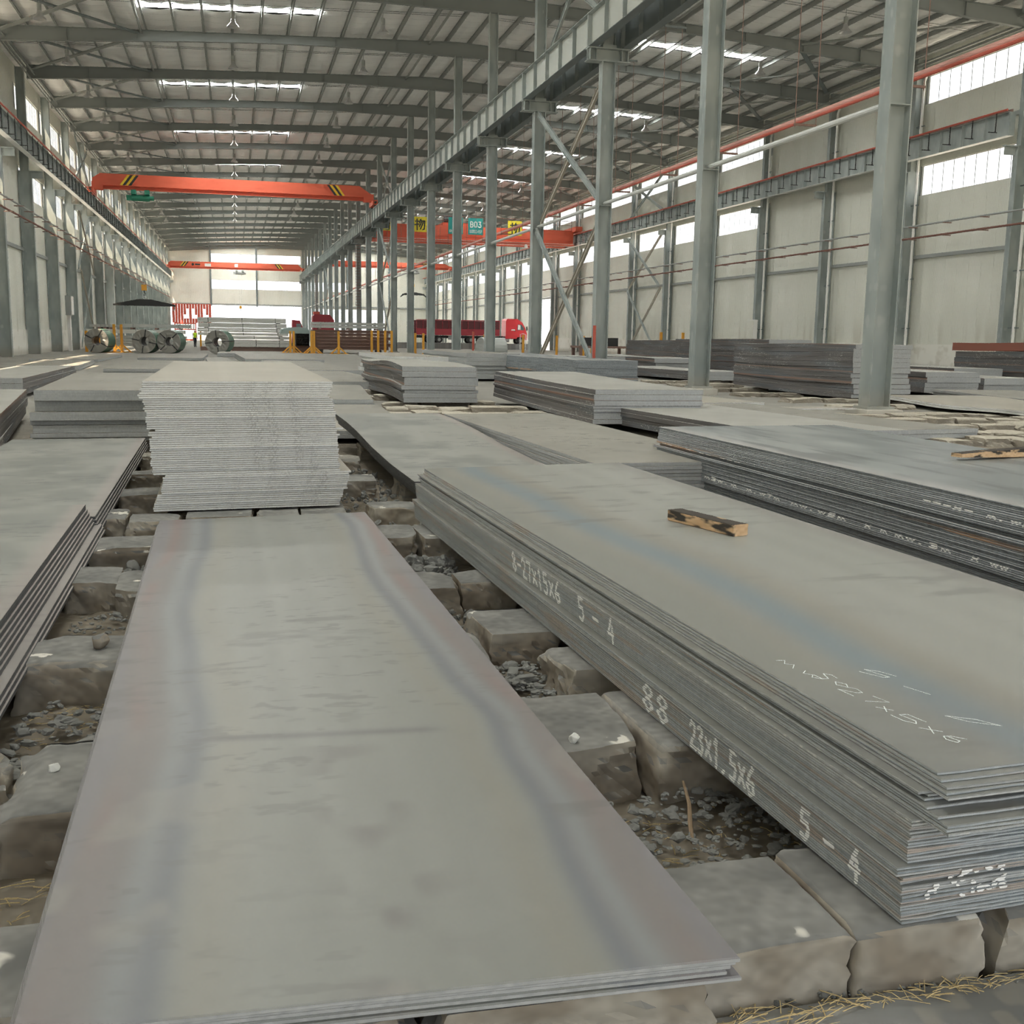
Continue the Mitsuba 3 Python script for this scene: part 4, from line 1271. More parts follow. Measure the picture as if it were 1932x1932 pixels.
def stone(x0, x1, y0, y1, top, bottom, seed, rot=0.0, res=4, rough=0.09, label=None):
    v, f = stone_mesh(seed, res, rough)
    w, l, h = x1 - x0, y1 - y0, top - bottom
    c, s = math.cos(math.radians(rot)), math.sin(math.radians(rot))
    x, y = v[:, 0] * w, v[:, 1] * l
    v = np.stack([(x0 + x1) / 2 + c * x - s * y, (y0 + y1) / 2 + s * x + c * y, (v[:, 2] - 0.5) * h + top], 1)
    part('floor', 'stone_block', (v, f), 'stone', smooth=28, label=label)


NEAR = [  # x0, x1, y0, y1
    (0.36, 0.985, 1.99, 2.45), (1.0, 1.405, 2.10, 2.53), (1.415, 1.795, 2.09, 2.55), (1.81, 2.30, 2.11, 2.60), (-0.25, 0.34, 2.0, 2.5), (-0.85, -0.28, 2.2, 2.62),
    (0.95, 1.365, 3.33, 3.93), (1.375, 1.78, 3.30, 3.92), (0.5, 0.93, 3.35, 3.9), (-0.72, -0.30, 3.20, 3.78), (-1.3, -0.76, 3.3, 3.8),
    (1.10, 1.485, 4.80, 5.28), (0.72, 1.07, 4.45, 5.05), (1.32, 1.70, 4.20, 4.55), (-0.95, -0.45, 4.72, 5.18), (-1.5, -0.99, 4.8, 5.3),
    (0.80, 1.215, 5.82, 6.25), (1.225, 1.56, 5.90, 6.30), (-1.0, -0.685, 6.28, 6.72), (-0.68, -0.35, 6.02, 6.6), (-1.6, -1.05, 6.2, 6.7),
    (0.85, 1.225, 7.38, 7.90), (1.24, 1.62, 7.30, 7.85), (-0.98, -0.55, 7.30, 7.75), (-1.08, -0.84, 8.48, 8.95), (-0.82, -0.45, 8.25, 8.80),
    (-0.40, 0.10, 8.40, 9.0), (0.13, 0.45, 8.45, 9.0), (0.48, 0.86, 8.5, 9.0), (-1.02, -0.62, 9.70, 10.2), (-1.12, -0.74, 11.1, 11.6), (0.85, 1.3, 10.4, 10.9), (0.9, 1.35, 12.2, 12.7), (-1.1, -0.7, 12.7, 13.2),
    (1.6, 2.1, 4.9, 5.4), (2.3, 2.9, 7.4, 7.9), (3.2, 3.9, 5.0, 5.5), (3.3, 3.95, 7.4, 7.9), (4.3, 5.0, 9.3, 9.8), (4.2, 4.9, 4.2, 4.8), (5.3, 5.9, 4.2, 4.8), (5.2, 5.8, 9.3, 9.8), (4.3, 4.9, 6.6, 7.2), (-2.3, -1.7, 3.3, 3.9), (-2.4, -1.8, 6.2, 6.8),
    (2.3, 2.9, 2.2, 2.7), (1.5, 2.1, 10.2, 10.8), (2.2, 2.8, 10.2, 10.8), (1.5, 2.1, 13.6, 14.2), (2.2, 2.8, 13.6, 14.2), (3.2, 3.8, 10.2, 10.8), (3.9, 4.4, 10.2, 10.8), (3.2, 3.8, 13.6, 14.2),
    (-2.3, -1.7, 8.6, 9.1), (-2.4, -1.8, 12.6, 13.2), (-0.4, 0.2, 13.4, 14.0), (0.2, 0.7, 13.4, 14.0), (-0.45, 0.2, 7.4, 7.9), (0.3, 0.8, 7.4, 7.9), (-0.2, 0.4, 4.8, 5.3)]
for i, (x0, x1, y0, y1) in enumerate(NEAR):
    r = np.random.default_rng(3000 + i)
    stone(x0, x1, y0, y1, 0.131 + r.uniform(-0.002, 0.002), -0.22, 40 + i, rot=r.uniform(-2, 2), res=4, rough=0.10 if i not in (1, 2) else 0.06)
stone(1.03, 1.46, 8.72, 9.12, 0.128, -0.20, 211, rot=8, rough=0.06, label='rounded stone under the corner of the bowed stack')
# further rows of stones, in the open yard
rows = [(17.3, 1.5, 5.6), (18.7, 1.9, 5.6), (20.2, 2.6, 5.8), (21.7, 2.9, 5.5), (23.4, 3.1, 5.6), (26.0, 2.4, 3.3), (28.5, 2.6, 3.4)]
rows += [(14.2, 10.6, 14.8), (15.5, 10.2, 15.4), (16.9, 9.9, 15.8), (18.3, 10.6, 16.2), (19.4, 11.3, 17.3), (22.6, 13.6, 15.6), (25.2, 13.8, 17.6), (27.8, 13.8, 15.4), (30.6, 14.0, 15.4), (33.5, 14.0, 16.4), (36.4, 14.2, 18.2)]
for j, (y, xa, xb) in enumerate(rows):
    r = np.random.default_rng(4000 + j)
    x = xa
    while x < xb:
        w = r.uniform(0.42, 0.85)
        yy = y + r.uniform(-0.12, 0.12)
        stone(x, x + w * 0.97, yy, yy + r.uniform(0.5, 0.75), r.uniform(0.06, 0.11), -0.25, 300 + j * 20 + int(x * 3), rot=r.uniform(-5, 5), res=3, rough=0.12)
        x += w
for x0, x1, y0, y1 in ((-4.6, -3.9, 14.6, 15.2), (-3.8, -3.1, 14.4, 15.0), (-3.0, -2.5, 14.0, 14.6), (-4.2, -3.5, 12.3, 12.9), (-3.3, -2.6, 12.2, 12.8), (-5.2, -4.5, 16.5, 17.1)):
    stone(x0, x1, y0, y1, 0.12, -0.2, int(700 + x0 * 31 + y0), res=3, rough=0.12)

mat('twig', (0.27, 0.20, 0.13), 0.8, 0.2)
# loose rocks, gravel, straw
def rocks(n, area, size, seed, lift=0.05, flat=0.6):
    r = np.random.default_rng(seed)
    ico = trimesh.creation.icosphere(subdivisions=1)
    mm = M()
    x = r.uniform(area[0], area[1], n)
    y = r.uniform(area[2], area[3], n)
    for a, b in zip(x, y):
        s = size * r.lognormal(0, 0.45)
        v = np.array(ico.vertices) * (1 + r.normal(0, 0.16, (len(ico.vertices), 1))) * s * np.array([1, r.uniform(0.6, 1.0), flat * r.uniform(0.6, 1.2)])
        q = trimesh.transformations.random_rotation_matrix(r.random(3))[:3, :3] if flat > 0.5 else trimesh.transformations.rotation_matrix(r.uniform(0, 6.28), [0, 0, 1])[:3, :3] @ trimesh.transformations.rotation_matrix(r.normal(0, 0.25), [1, 0, 0])[:3, :3]
        v = v @ q.T
        mm.add(v + [a, b, float(ground_z(a, b)) + lift * max(0, 1 - (2 * abs((a - (area[0] + area[1]) / 2) / (area[1] - area[0]))) ** 4) + s * 0.25], ico.faces)
    return mm


g1 = M()
for n, area, size, seed, fl in ((340, (0.95, 1.42, 6.45, 7.3), 0.017, 1, 0.7), (160, (0.95, 1.40, 5.3, 5.8), 0.014, 2, 0.7), (420, (0.95, 1.5, 4.05, 4.72), 0.013, 3, 0.5), (420, (1.02, 1.75, 2.65, 3.28), 0.011, 4, 0.4),
                                (200, (-1.0, -0.52, 6.8, 7.25), 0.018, 5, 0.7), (160, (-0.9, -0.45, 3.9, 4.65), 0.016, 6, 0.5), (160, (-0.9, -0.45, 5.3, 6.0), 0.010, 7, 0.5), (140, (-0.95, -0.6, 8.0, 8.4), 0.012, 8, 0.6),
                                (300, (0.8, 1.5, 7.9, 12.5), 0.016, 9, 0.6), (260, (1.0, 2.6, 2.05, 2.12), 0.006, 10, 0.6)):
    q = rocks(n, area, size, seed, flat=fl)
    g1.add(*q.get())
part('floor', 'gravel', g1, 'gravel_mat', kind='stuff', label='loose grey gravel and slate chips between the stones')
r = np.random.default_rng(77)
st = M()
for n, (x0, x1, y0, y1), L in ((150, (1.02, 1.75, 2.62, 3.3), 0.05), (330, (1.0, 2.5, 2.03, 2.115), 0.05), (120, (-1.0, -0.45, 2.5, 3.2), 0.06), (100, (-0.9, -0.5, 3.9, 4.7), 0.04), (60, (0.98, 1.5, 4.1, 4.7), 0.035), (14, (1.0, 1.35, 1.98, 2.06), 0.16)):
    for _ in range(n):
        x, y = r.uniform(x0, x1), r.uniform(y0, y1)
        a, l = (r.uniform(0, 6.28) if L < 0.1 else r.normal(0.2, 0.3)), L * r.lognormal(0, 0.4)
        z = (float(ground_z(x, y)) if y > 2.085 else max(-0.028, float(ground_z(x, y)))) + r.uniform(0.003, 0.014)
        p = np.array([x, y, z])
        d = np.array([math.cos(a), math.sin(a) * 0.6, r.normal(0, 0.12)]) * l
        st.tube([p - d / 2, p + [0, 0, 0.004], p + d / 2 + [0, 0, r.uniform(-0.002, 0.006)]], 0.0012 * r.uniform(0.6, 1.4), 4, False)
part('floor', 'straw', st, 'straw_mat', kind='stuff', label='scattered dry straw along the stones')
for x, y, s, zz, lb in ((1.115, 3.42, 0.028, 0.13, 'small white pebble on the big stone block right of the nearest plate'), (-0.60, 3.52, 0.026, 0.13, 'small pebble on the stone block left of the nearest plate'),
                        (-0.62, 4.93, 0.055, 0.13, 'sharp grey rock on a stone left of the nearest plate'), (-0.56, 4.02, 0.085, -0.05, 'pale rock standing against the left edge of the nearest plate')):
    v, f = pebble_mesh(int(900 + x * 10 + y))
    v = v * np.array([1.0, 0.8, 0.9]) * s * 0.8
    v[:, 2] -= v[:, 2].min() + 0.004
    solo('rock', (v + [x, y, zz], f), 'stone' if s > 0.03 else 'galv_white', lb, 'rock', smooth=30)
solo('stick', B().tube([[1.37, 2.96, -0.05], [1.40, 3.05, -0.03], [1.43, 3.13, 0.0], [1.445, 3.22, 0.04]], [0.006, 0.008, 0.007, 0.004], 7), 'twig', 'dry brown stick leaning on the big stone block', 'stick', smooth=50)
m = M()
for i in range(5):
    v, f = stone_mesh(950 + i, 3, 0.2)
    m.add(v * [0.11, 0.045, 0.03] @ trimesh.transformations.rotation_matrix(i * 1.1, [0, 0, 1])[:3, :3].T + [1.19 + 0.03 * math.cos(i * 2.0), 4.52 + 0.04 * math.sin(i * 2.0), -0.03 + 0.012 * i], f)
solo('work_glove', m, 'gravel_mat', 'dirty crumpled grey glove lying before a stone block', 'glove', smooth=40)
solo('slate_chip', B().box(1.12, 1.30, 5.38, 5.48, -0.035, -0.02), 'gravel_mat', 'flat dark slate chip between two stone rows', 'slate')
solo('bottle', B().tube([[1.0, 5.52, -0.02], [1.06, 5.54, -0.02], [1.08, 5.545, -0.02], [1.10, 5.55, -0.02]], [0.022, 0.022, 0.012, 0.010], 10), 'sign_yellow', 'small crushed yellowish bottle between the stones', 'bottle', smooth=40)

# ------------------------------------------------------------------ overhead cranes
def flat(poly, plane_y, x0, z0, mat_, parent, base, thick=0.012, label=None):
    """A flat marking on a face towards -y at plane_y; poly in (x, z) from (x0, z0)."""
    mm = M()
    for g in getattr(poly, 'geoms', [poly]):
        if g.geom_type == 'Polygon' and g.area > 1e-6:
            t = trimesh.creation.extrude_polygon(g, thick, engine='earcut')
            v = np.array(t.vertices)
            mm.add(np.stack([x0 + v[:, 0], plane_y - v[:, 2], z0 + v[:, 1]], 1), t.faces)
    return part(parent, base, mm, mat_, label=label)


def bridge_crane(label, y, x0, x1, zt, zb, rail_z, taper, hoist_x, hoist_mat, hoist_label, cable_z, stripes, logo=False):
    c = thing('bridge_crane', label, 'overhead crane')
    zf = zb + 0.30
    part(c, 'girder', B().prism([(x0 + 0.1, zf), (x1 - 0.1, zf), (x1 - 0.15, zf + 0.25), (x1 - taper, zt), (x0 + taper * 0.55, zt), (x0 + 0.05, zf + 0.55)], 'y', y - 0.28, y + 0.28), 'crane_red')
    part(c, 'lower_flange', B().box(x0 + 0.3, x1 - 0.5, y - 0.17, y + 0.17, zb, zb + 0.05).box(x0 + 0.3, x1 - 0.5, y - 0.02, y + 0.02, zb + 0.05, zf), 'crane_red')
    for x, s in ((x0, 1), (x1, -1)):
        e = part(c, 'end_truck', B().box(x - 0.22, x + 0.22, y - 1.4, y + 1.4, rail_z + 0.16, rail_z + 0.58).box(min(x, x + s * 0.9), max(x, x + s * 0.9), y - 0.3, y + 0.3, rail_z + 0.5, zf + 0.3), 'crane_red')
        for dy in (-1.1, 1.1):
            part(e, 'wheel', B().tube([[x - 0.06, y + dy, rail_z + 0.18], [x + 0.06, y + dy, rail_z + 0.18]], 0.18, 12), 'black')
        part(c, 'buffer', B().tube([[x, y - 1.7, rail_z + 0.35], [x, y - 1.4, rail_z + 0.35]], 0.1, 8), 'black')
    for xs0, sgn in stripes:
        for i, mt in enumerate(('yellow', 'black', 'yellow', 'black')):
            a = xs0 + 0.24 * i * sgn
            q = sg.Polygon([(a, 0.05), (a + 0.22, 0.05), (a + 0.22 + sgn * 0.65, zt - zf - 0.05), (a + sgn * 0.65, zt - zf - 0.05)])
            flat(q, y - 0.28, 0, zf, mt, c, 'hazard_stripe', label=f'{mt} diagonal hazard stripe')
    if logo:
        flat(sa.translate(shapely.ops.unary_union([sg.box(0, 0.1, 0.9, 0.35), sg.Point(-0.4, 0.22).buffer(0.22)]), 0, 0), y - 0.28, -6.9, zf + 0.2, 'black', c, 'logo', label='small dark logo')
        flat(sg.box(0, 0, 1.1, 0.5), y - 0.28, -5.2, zf + 0.12, 'white_paint', c, 'nameplate', label='white lettered plate')
        flat(sg.box(0, 0, 0.62, 0.6), y - 0.28, 0.05, zf + 0.12, 'white_paint', c, 'nameplate', label='white square plate')
    t = thing('hoist', hoist_label, 'hoist')
    z = zb
    part(t, 'trolley', B().box(hoist_x - 0.75, hoist_x - 0.35, y - 0.45, y + 0.45, z - 0.35, z + 0.02).box(hoist_x + 0.35, hoist_x + 0.75, y - 0.45, y + 0.45, z - 0.35, z + 0.02), hoist_mat)
    part(t, 'drum', B().tube([[hoist_x - 0.75, y, z - 0.62], [hoist_x + 0.75, y, z - 0.62]], 0.27, 14), hoist_mat, smooth=40)
    part(t, 'motor', B().tube([[hoist_x + 0.75, y, z - 0.62], [hoist_x + 1.1, y, z - 0.62]], 0.19, 12), hoist_mat, smooth=40)
    part(t, 'control_box', B().box(hoist_x - 1.15, hoist_x - 0.75, y - 0.2, y + 0.2, z - 0.85, z - 0.42), hoist_mat)
    for dx in (-0.12, 0.12):
        part(t, 'cable', B().tube([[hoist_x + dx * 2.2, y, z - 0.8], [hoist_x + dx, y, cable_z]], 0.014, 5), 'trim_grey')
    part(t, 'hook_block', B().box(hoist_x - 0.22, hoist_x + 0.22, y - 0.12, y + 0.12, cable_z - 0.45, cable_z + 0.05), 'amber', label='orange hook block')
    part(t, 'hook', B().tube([[hoist_x, y, cable_z - 0.45], [hoist_x, y, cable_z - 0.6], [hoist_x + 0.1, y, cable_z - 0.75], [hoist_x + 0.02, y, cable_z - 0.88], [hoist_x - 0.09, y, cable_z - 0.8]], 0.04, 8), 'black', smooth=50)
    return c


bridge_crane('orange-red single-girder crane spanning the left bay, nearest of the cranes', 101.0, -11.62, 12.40, 14.78, 13.50, 12.91, 1.3, -7.7, 'hoist_green', 'green wire-rope hoist under the nearest orange-red crane', 5.5, ((-9.35, 1), (9.6, -1)))
bridge_crane('red single-girder crane before the far gable, over the left bay', 208.5, -11.62, 12.40, 14.2, 12.98, 12.91, 0.9, 0.95, 'trim_grey', 'small grey hoist under the red crane at the far gable', 6.4, ((-9.6, 1), (8.6, -1)), True)
bridge_crane('red single-girder crane far back over the right bay', 190.0, 13.64, 36.95, 14.0, 12.98, 12.91, 1.2, 30.2, 'trim_grey', 'small grey hoist under the far red crane of the right bay', 10.4, ((33.0, -1),))
# spreader beam under the green hoist
k = thing('spreader_beam', 'long black spreader beam hanging from the hook in the left bay', 'spreader beam')
part(k, 'beam', B().prism([(-10.3, 3.72), (-5.1, 3.72), (-5.1, 3.86), (-7.2, 4.30), (-8.2, 4.30), (-10.3, 3.86)], 'y', 100.85, 101.15), 'black')
part(k, 'shackle', B().tube([[-7.7, 101, 4.60], [-7.85, 101, 4.45], [-7.7, 101, 4.28], [-7.55, 101, 4.45], [-7.7, 101, 4.60]], 0.035, 6), 'chrome')
for x in (-10.22, -5.18):
    part(k, 'end_hook', B().tube([[x, 101, 3.75], [x, 101, 3.5], [x - 0.1, 101, 3.35], [x - 0.18, 101, 3.45]], 0.045, 6), 'chrome')
k = thing('spreader_beam', 'dark spreader beam hanging in the right bay behind the middle columns', 'spreader beam')
part(k, 'beam', B().prism([(27.9, 8.2), (28.1, 8.2), (28.6, 8.5), (32.0, 8.5), (32.4, 8.2), (32.6, 8.2), (32.1, 8.75), (30.8, 9.0), (29.6, 9.0), (28.4, 8.75)], 'y', 189.85, 190.15), 'black')
part(k, 'sling', B().beam([30.2, 190, 9.0], [30.2, 190, 9.55], 0.1, 0.1), 'amber')

# double-girder crane with signs
c = thing('bridge_crane', 'dark red double-girder crane with teal and yellow signs over the right bay', 'overhead crane')
for y in (117.2, 120.4):
    g = part(c, 'girder', B().box(14.65, 36.45, y - 0.35, y + 0.35, 12.15, 13.25), 'crane_red')
    part(g, 'lower_flange', B().box(14.65, 36.45, y - 0.55, y + 0.55, 11.62, 11.72).box(14.65, 36.45, y - 0.3, y + 0.3, 11.72, 12.15), 'crane_red')
    part(g, 'cover_strip', B().box(14.65, 36.45, y - 0.58, y - 0.52, 11.72, 11.80), 'pipe_pink')
for x in (13.75, 36.85):
    part(c, 'end_truck', B().box(x - 0.22, x + 1.0 if x < 20 else x + 0.22, 115.6, 122.0, 13.09, 13.6) if x < 20 else B().box(x - 0.55, x + 0.22, 115.6, 122.0, 13.09, 13.6), 'crane_red')
part(c, 'mast', B().box(14.75, 15.3, 116.6, 117.1, 8.7, 11.62), 'crane_red', label='vertical red mast below the girder')
rail = M()
for x in np.arange(14.5, 36.4, 1.45):
    rail.beam([x, 116.9, 13.25], [x, 116.9, 14.25], 0.04, 0.04)
rail.beam([14.5, 116.9, 14.25], [36.3, 116.9, 14.25], 0.04, 0.04).beam([14.5, 116.9, 13.8], [36.3, 116.9, 13.8], 0.03, 0.03)
part(c, 'guard_rail', rail, 'pipe_rust')
tr = part(c, 'trolley', B().box(21.8, 24.6, 117.0, 120.6, 13.27, 13.6), 'crane_red')
part(tr, 'motor', B().tube([[22.2, 118.5, 14.0], [23.4, 118.5, 14.0]], 0.4, 12), 'black', smooth=40)
part(tr, 'winch', B().tube([[23.7, 118.0, 13.95], [23.7, 119.6, 13.95]], 0.38, 12), 'trim_grey', smooth=40)
for lx in (18.5, 31.0):
    part(c, 'lamp', B().tube([[lx, 116.7, 11.25], [lx, 116.7, 11.6]], [0.22, 0.10], 10), 'white_paint')


def sign(label, x, z, w, h, bs):
    s = part(c, 'sign', B().box(x - w / 2, x + w / 2, 116.20, 116.24, z, z + h), bs, label=label)
    return s


def letters(s, text, x, z, h, bs, w=None):
    t = meshkit.text_mesh(text, h, 0.02, bold=True)
    v = np.array(t.vertices)
    v[:, 0] -= v[:, 0].min()
    if w:
        v[:, 0] *= w / v[:, 0].max()
    v[:, 0] -= v[:, 0].max() / 2
    part(s, 'lettering', (np.stack([x + v[:, 0], 116.20 - v[:, 2], z + v[:, 1]], 1), np.array(t.faces)), bs, label=f'lettering {text}')


s = sign('teal sign reading B03', 25.25, 12.35, 1.65, 1.72, 'sign_teal')
letters(s, 'B03', 25.25, 13.10, 0.62, 'white_paint', 1.25)
letters(s, '001010-019', 25.25, 12.52, 0.32, 'white_paint', 1.3)
s = sign('teal sign mostly hidden by a column', 23.05, 12.35, 1.6, 1.72, 'sign_teal')
letters(s, '001010-019', 23.05, 12.52, 0.28, 'white_paint', 1.3)
CH = {'wu': [[(0.05, 0.8), (0.4, 0.8)], [(0.22, 1), (0.22, 0)], [(0, 0.48), (0.42, 0.54)], [(0.58, 1), (0.46, 0.68)], [(0.52, 0.85), (0.97, 0.85), (0.92, 0.1), (0.78, 0.03)], [(0.70, 0.82), (0.46, 0.32)], [(0.86, 0.82), (0.55, 0.08)]],
      'diao': [[(0.25, 1), (0.75, 1), (0.75, 0.7), (0.25, 0.7), (0.25, 1)], [(0.15, 0.12), (0.15, 0.5), (0.85, 0.5), (0.85, 0.15)], [(0.5, 0.68), (0.5, -0.05)]],
      'xia': [[(0, 0.95), (1, 0.95)], [(0.5, 0.95), (0.5, 0)], [(0.55, 0.6), (0.85, 0.42)]]}
for x, ch in ((15.9, 'diao'), (19.2, 'wu'), (29.6, 'wu')):
    s = sign('yellow sign with one black character', x, 12.42, 1.55, 1.55, 'sign_yellow')
    poly = shapely.ops.unary_union([sg.LineString(l).buffer(0.06, resolution=2) for l in CH[ch]])
    flat(sa.scale(poly, 1.1, 1.1, origin=(0, 0)), 116.20, x - 0.55, 12.62, 'black', s, 'lettering')

# ------------------------------------------------------------------ steel coils on the left
def coil(label, x, y, r, l, ang, seed):
    c = thing('steel_coil', label, 'steel coil', 'steel coils in front of the tube stacks')
    at = T().translate([x, y, r - 0.02]).rotate([0, 0, 1], ang)
    n = 28
    a = np.arange(n) * 2 * math.pi / n
    ri = 0.40 * r
    rr = np.random.default_rng(seed)

    def ring(rad, yy, j=0.0):
        return np.stack([rad * np.cos(a), np.full(n, yy) + j * rr.normal(0, 1, n), rad * np.sin(a)], 1)
    rings = [ring(r, 0), ring(r, l)]
    body = np.vstack(rings)
    i, j = np.arange(n), (np.arange(n) + 1) % n
    part(c, 'body', (body, np.stack([i, i + n, j + n, j], 1)), 'coil_green', smooth=40, at=at)
    fr = np.vstack([ring(r * 1.005, 0.0), ring(r * 0.985, -0.05), ring(r * 0.8, -0.04, 0.018), ring(r * 0.6, -0.03, 0.022), ring(ri, -0.02), ring(ri * 0.98, 0.5)])
    f = np.vstack([np.stack([q * n + i, q * n + j, (q + 1) * n + j, (q + 1) * n + i], 1) for q in range(5)])
    part(c, 'end_wrap', (fr, f), 'coil_wrap', at=at, label='crinkled silver wrapping on the coil end')
    part(c, 'core', (np.vstack([ring(ri, 0.05), ring(ri, l)]), np.stack([i, j, j + n, i + n], 1)), 'black', at=at)
    part(c, 'back_end', (np.vstack([ring(r, l), ring(ri, l)]), np.stack([i, i + n, j + n, j], 1)), 'coil_wrap', at=at)
    for q in range(4):
        t = math.radians(45 + 90 * q + seed * 17)
        d = np.array([math.cos(t), 0, math.sin(t)])
        mm = B().beam(d * ri + [0, -0.055, 0], d * r * 1.01 + [0, -0.065, 0], 0.055, 0.02, (0, 1, 0)).beam(d * r * 1.01 + [0, -0.06, 0], d * r * 1.01 + [0, l, 0], 0.055, 0.015, d)
        part(c, 'strap', mm, 'black', at=at, label='dark steel strap')


coil('green-sided steel coil, leftmost of the four, by the left wall', -9.5, 81.2, 0.84, 1.7, -10, 1)
coil('green-sided steel coil, second of the four from the left wall', -6.35, 81.5, 0.84, 1.7, -10, 2)
coil('green-sided steel coil, third of the four from the left wall', -4.67, 81.5, 0.84, 1.7, -10, 0)
coil('green-sided steel coil standing alone, rightmost of the four', -1.32, 80.8, 0.86, 1.7, -12, 3)

# ------------------------------------------------------------------ bundles of tubes and beams
def bundle(base, label, cat, x0, x1, y, z0, h, depth, rows, cols, bs, square=True, end=0.0):
    k = thing(base, label, cat)
    dz, dy = h / rows, depth / cols
    for i in range(rows):
        mm = M()
        if square:
            mm.box(x0 + end * (i % 2) * 0.3, x1 - end * ((i + 1) % 2) * 0.3, y, y + depth, z0 + dz * i + 0.02, z0 + dz * (i + 1) - 0.012)
            part(k, 'tube_layer', mm, bs)
        else:
            for j in range(cols):
                mm = B().tube([[x0, y + dy * (j + 0.5), z0 + dz * (i + 0.5)], [x1, y + dy * (j + 0.5), z0 + dz * (i + 0.5)]], min(dz, dy) * 0.48, 8)
                part(k, 'tube', mm, bs, smooth=40)
    for x in np.linspace(x0 + 0.8, x1 - 0.8, 3):
        part(k, 'tie_band', B().box(x - 0.03, x + 0.03, y - 0.015, y + depth + 0.01, z0 + 0.01, z0 + h + 0.005), 'trim_grey')
    for x in (x0 + 0.7, (x0 + x1) / 2, x1 - 0.7):
        part(k, 'skid', B().box(x - 0.1, x + 0.1, y - 0.05, y + depth + 0.05, z0 - 0.12, z0 + 0.005), 'brown_steel')
    return k


bundle('tube_bundle', 'lower bundle of grey galvanised tubes behind the steel coils', 'tube bundle', -10.7, -3.7, 86.5, 0.35, 0.85, 2.0, 4, 6, 'galv', True, 1)
bundle('tube_bundle', 'middle bundle of shiny galvanised tubes behind the steel coils', 'tube bundle', -10.8, -3.8, 86.5, 1.33, 0.32, 2.0, 1, 8, 'galv_white', True, 0)
bundle('tube_bundle', 'topmost bundle of grey galvanised tubes behind the steel coils', 'tube bundle', -8.3, -3.4, 86.7, 1.78, 0.30, 1.8, 1, 8, 'galv', True, 0)
bundle('tube_bundle', 'top left bundle of grey galvanised tubes behind the steel coils', 'tube bundle', -10.6, -8.4, 86.7, 1.78, 0.22, 1.8, 1, 8, 'galv', True, 0)
for i, (z, h, a, b) in enumerate(((0.32, 0.62, -1.2, 4.6), (0.97, 0.30, -1.5, 4.6), (1.29, 0.25, -3.2, 4.5), (1.57, 0.38, -3.2, 4.4), (1.97, 0.40, -3.15, 4.35), (2.40, 0.42, -3.2, 4.3))):
    k = thing('tube_bundle', f'pale square tube bundle, {nth(5 - i) + " from the top" if i < 5 else "topmost"} of the white tube stack', 'tube bundle', 'bundles of the white tube stack')
    for j in range(2 if h > 0.35 else 1):
        n = 2 if h > 0.35 else 1
        part(k, 'tube_layer', B().box(a, b, 98.0, 100.2, z + h * j / n + 0.005, z + h * (j + 1) / n - 0.01), 'galv_white')
    for x in np.linspace(a + 0.9, b - 0.9, 3):
        part(k, 'tie_band', B().box(x - 0.02, x + 0.02, 97.985, 100.21, z, z + h + 0.003), 'black')
    part(k, 'skid', B().box(a + 0.5, a + 0.8, 98, 100.2, z - 0.03, z + 0.006).box(b - 0.8, b - 0.5, 98, 100.2, z - 0.03, z + 0.006), 'black')
part('floor', 'timber_bearer', B().box(-3, 4.5, 98.2, 98.6, -0.2, 0.3).box(-3, 4.5, 99.4, 99.8, -0.2, 0.3), 'brown_steel')
k = thing('beam_stack', 'stack of rusty brown steel beams behind the orange posts', 'beam stack')
for i in range(6):
    z = 0.30 + i * 0.265
    part(k, 'beam', B().box(6.1, 12.3 + 0.2 * (i % 2), 90.3, 92.3, z + 0.05, z + 0.225).box(6.1, 12.3 + 0.2 * (i % 2), 90.15, 92.4, z, z + 0.04).box(6.1, 12.3 + 0.2 * (i % 2), 90.15, 92.4, z + 0.225, z + 0.26), 'brown_steel')
part(k, 'bearer', B().box(6.6, 6.9, 90.2, 92.3, -0.1, 0.31).box(11.4, 11.7, 90.2, 92.3, -0.1, 0.31), 'black')
k = bundle('tube_bundle', 'grey tube bundle lying on the brown beams', 'tube bundle', 6.0, 12.1, 91.0, 2.03, 0.5, 1.2, 2, 4, 'galv', True, 0)
k = thing('tube_bundle', 'dark square tubes seen end-on between orange posts', 'tube bundle')
for i in range(5):
    for j in range(8):
        x, z = 4.85 + j * 0.135, 0.55 + i * 0.20
        part(k, 'tube', B().box(x, x + 0.13, 92.2, 96.0, z, z + 0.012).box(x, x + 0.13, 92.2, 96, z + 0.185, z + 0.197).box(x, x + 0.012, 92.2, 96, z, z + 0.197).box(x + 0.118, x + 0.13, 92.2, 96, z, z + 0.197), 'black')
part(k, 'bearer', B().box(4.8, 6.0, 92.6, 92.9, -0.1, 0.55).box(4.8, 6.0, 95.2, 95.5, -0.1, 0.55), 'brown_steel')
solo('tarpaulin', B().prism([(3.6, 1.5), (6.0, 1.55), (5.9, 1.95), (5.2, 2.1), (4.2, 2.02), (3.7, 1.85)], 'y', 93.0, 95.6), 'tarp', 'grey-green tarpaulin heap over the dark square tubes', 'tarpaulin')
# orange stanchions
def post(label, x, y, h, base=True, bs='amber', grp='orange steel posts'):
    p = thing('stanchion', label, 'post', grp)
    part(p, 'upright', B().box(x - 0.09, x + 0.09, y - 0.09, y + 0.09, -0.05, h), bs)
    if base:
        part(p, 'foot', B().beam([x, y, 0.55], [x - 0.62, y, -0.02], 0.10, 0.10).beam([x, y, 0.55], [x + 0.62, y, -0.02], 0.10, 0.10), bs)
        part(p, 'sole_plate', B().box(x - 0.75, x + 0.75, y - 0.15, y + 0.15, -0.08, 0.0), bs)


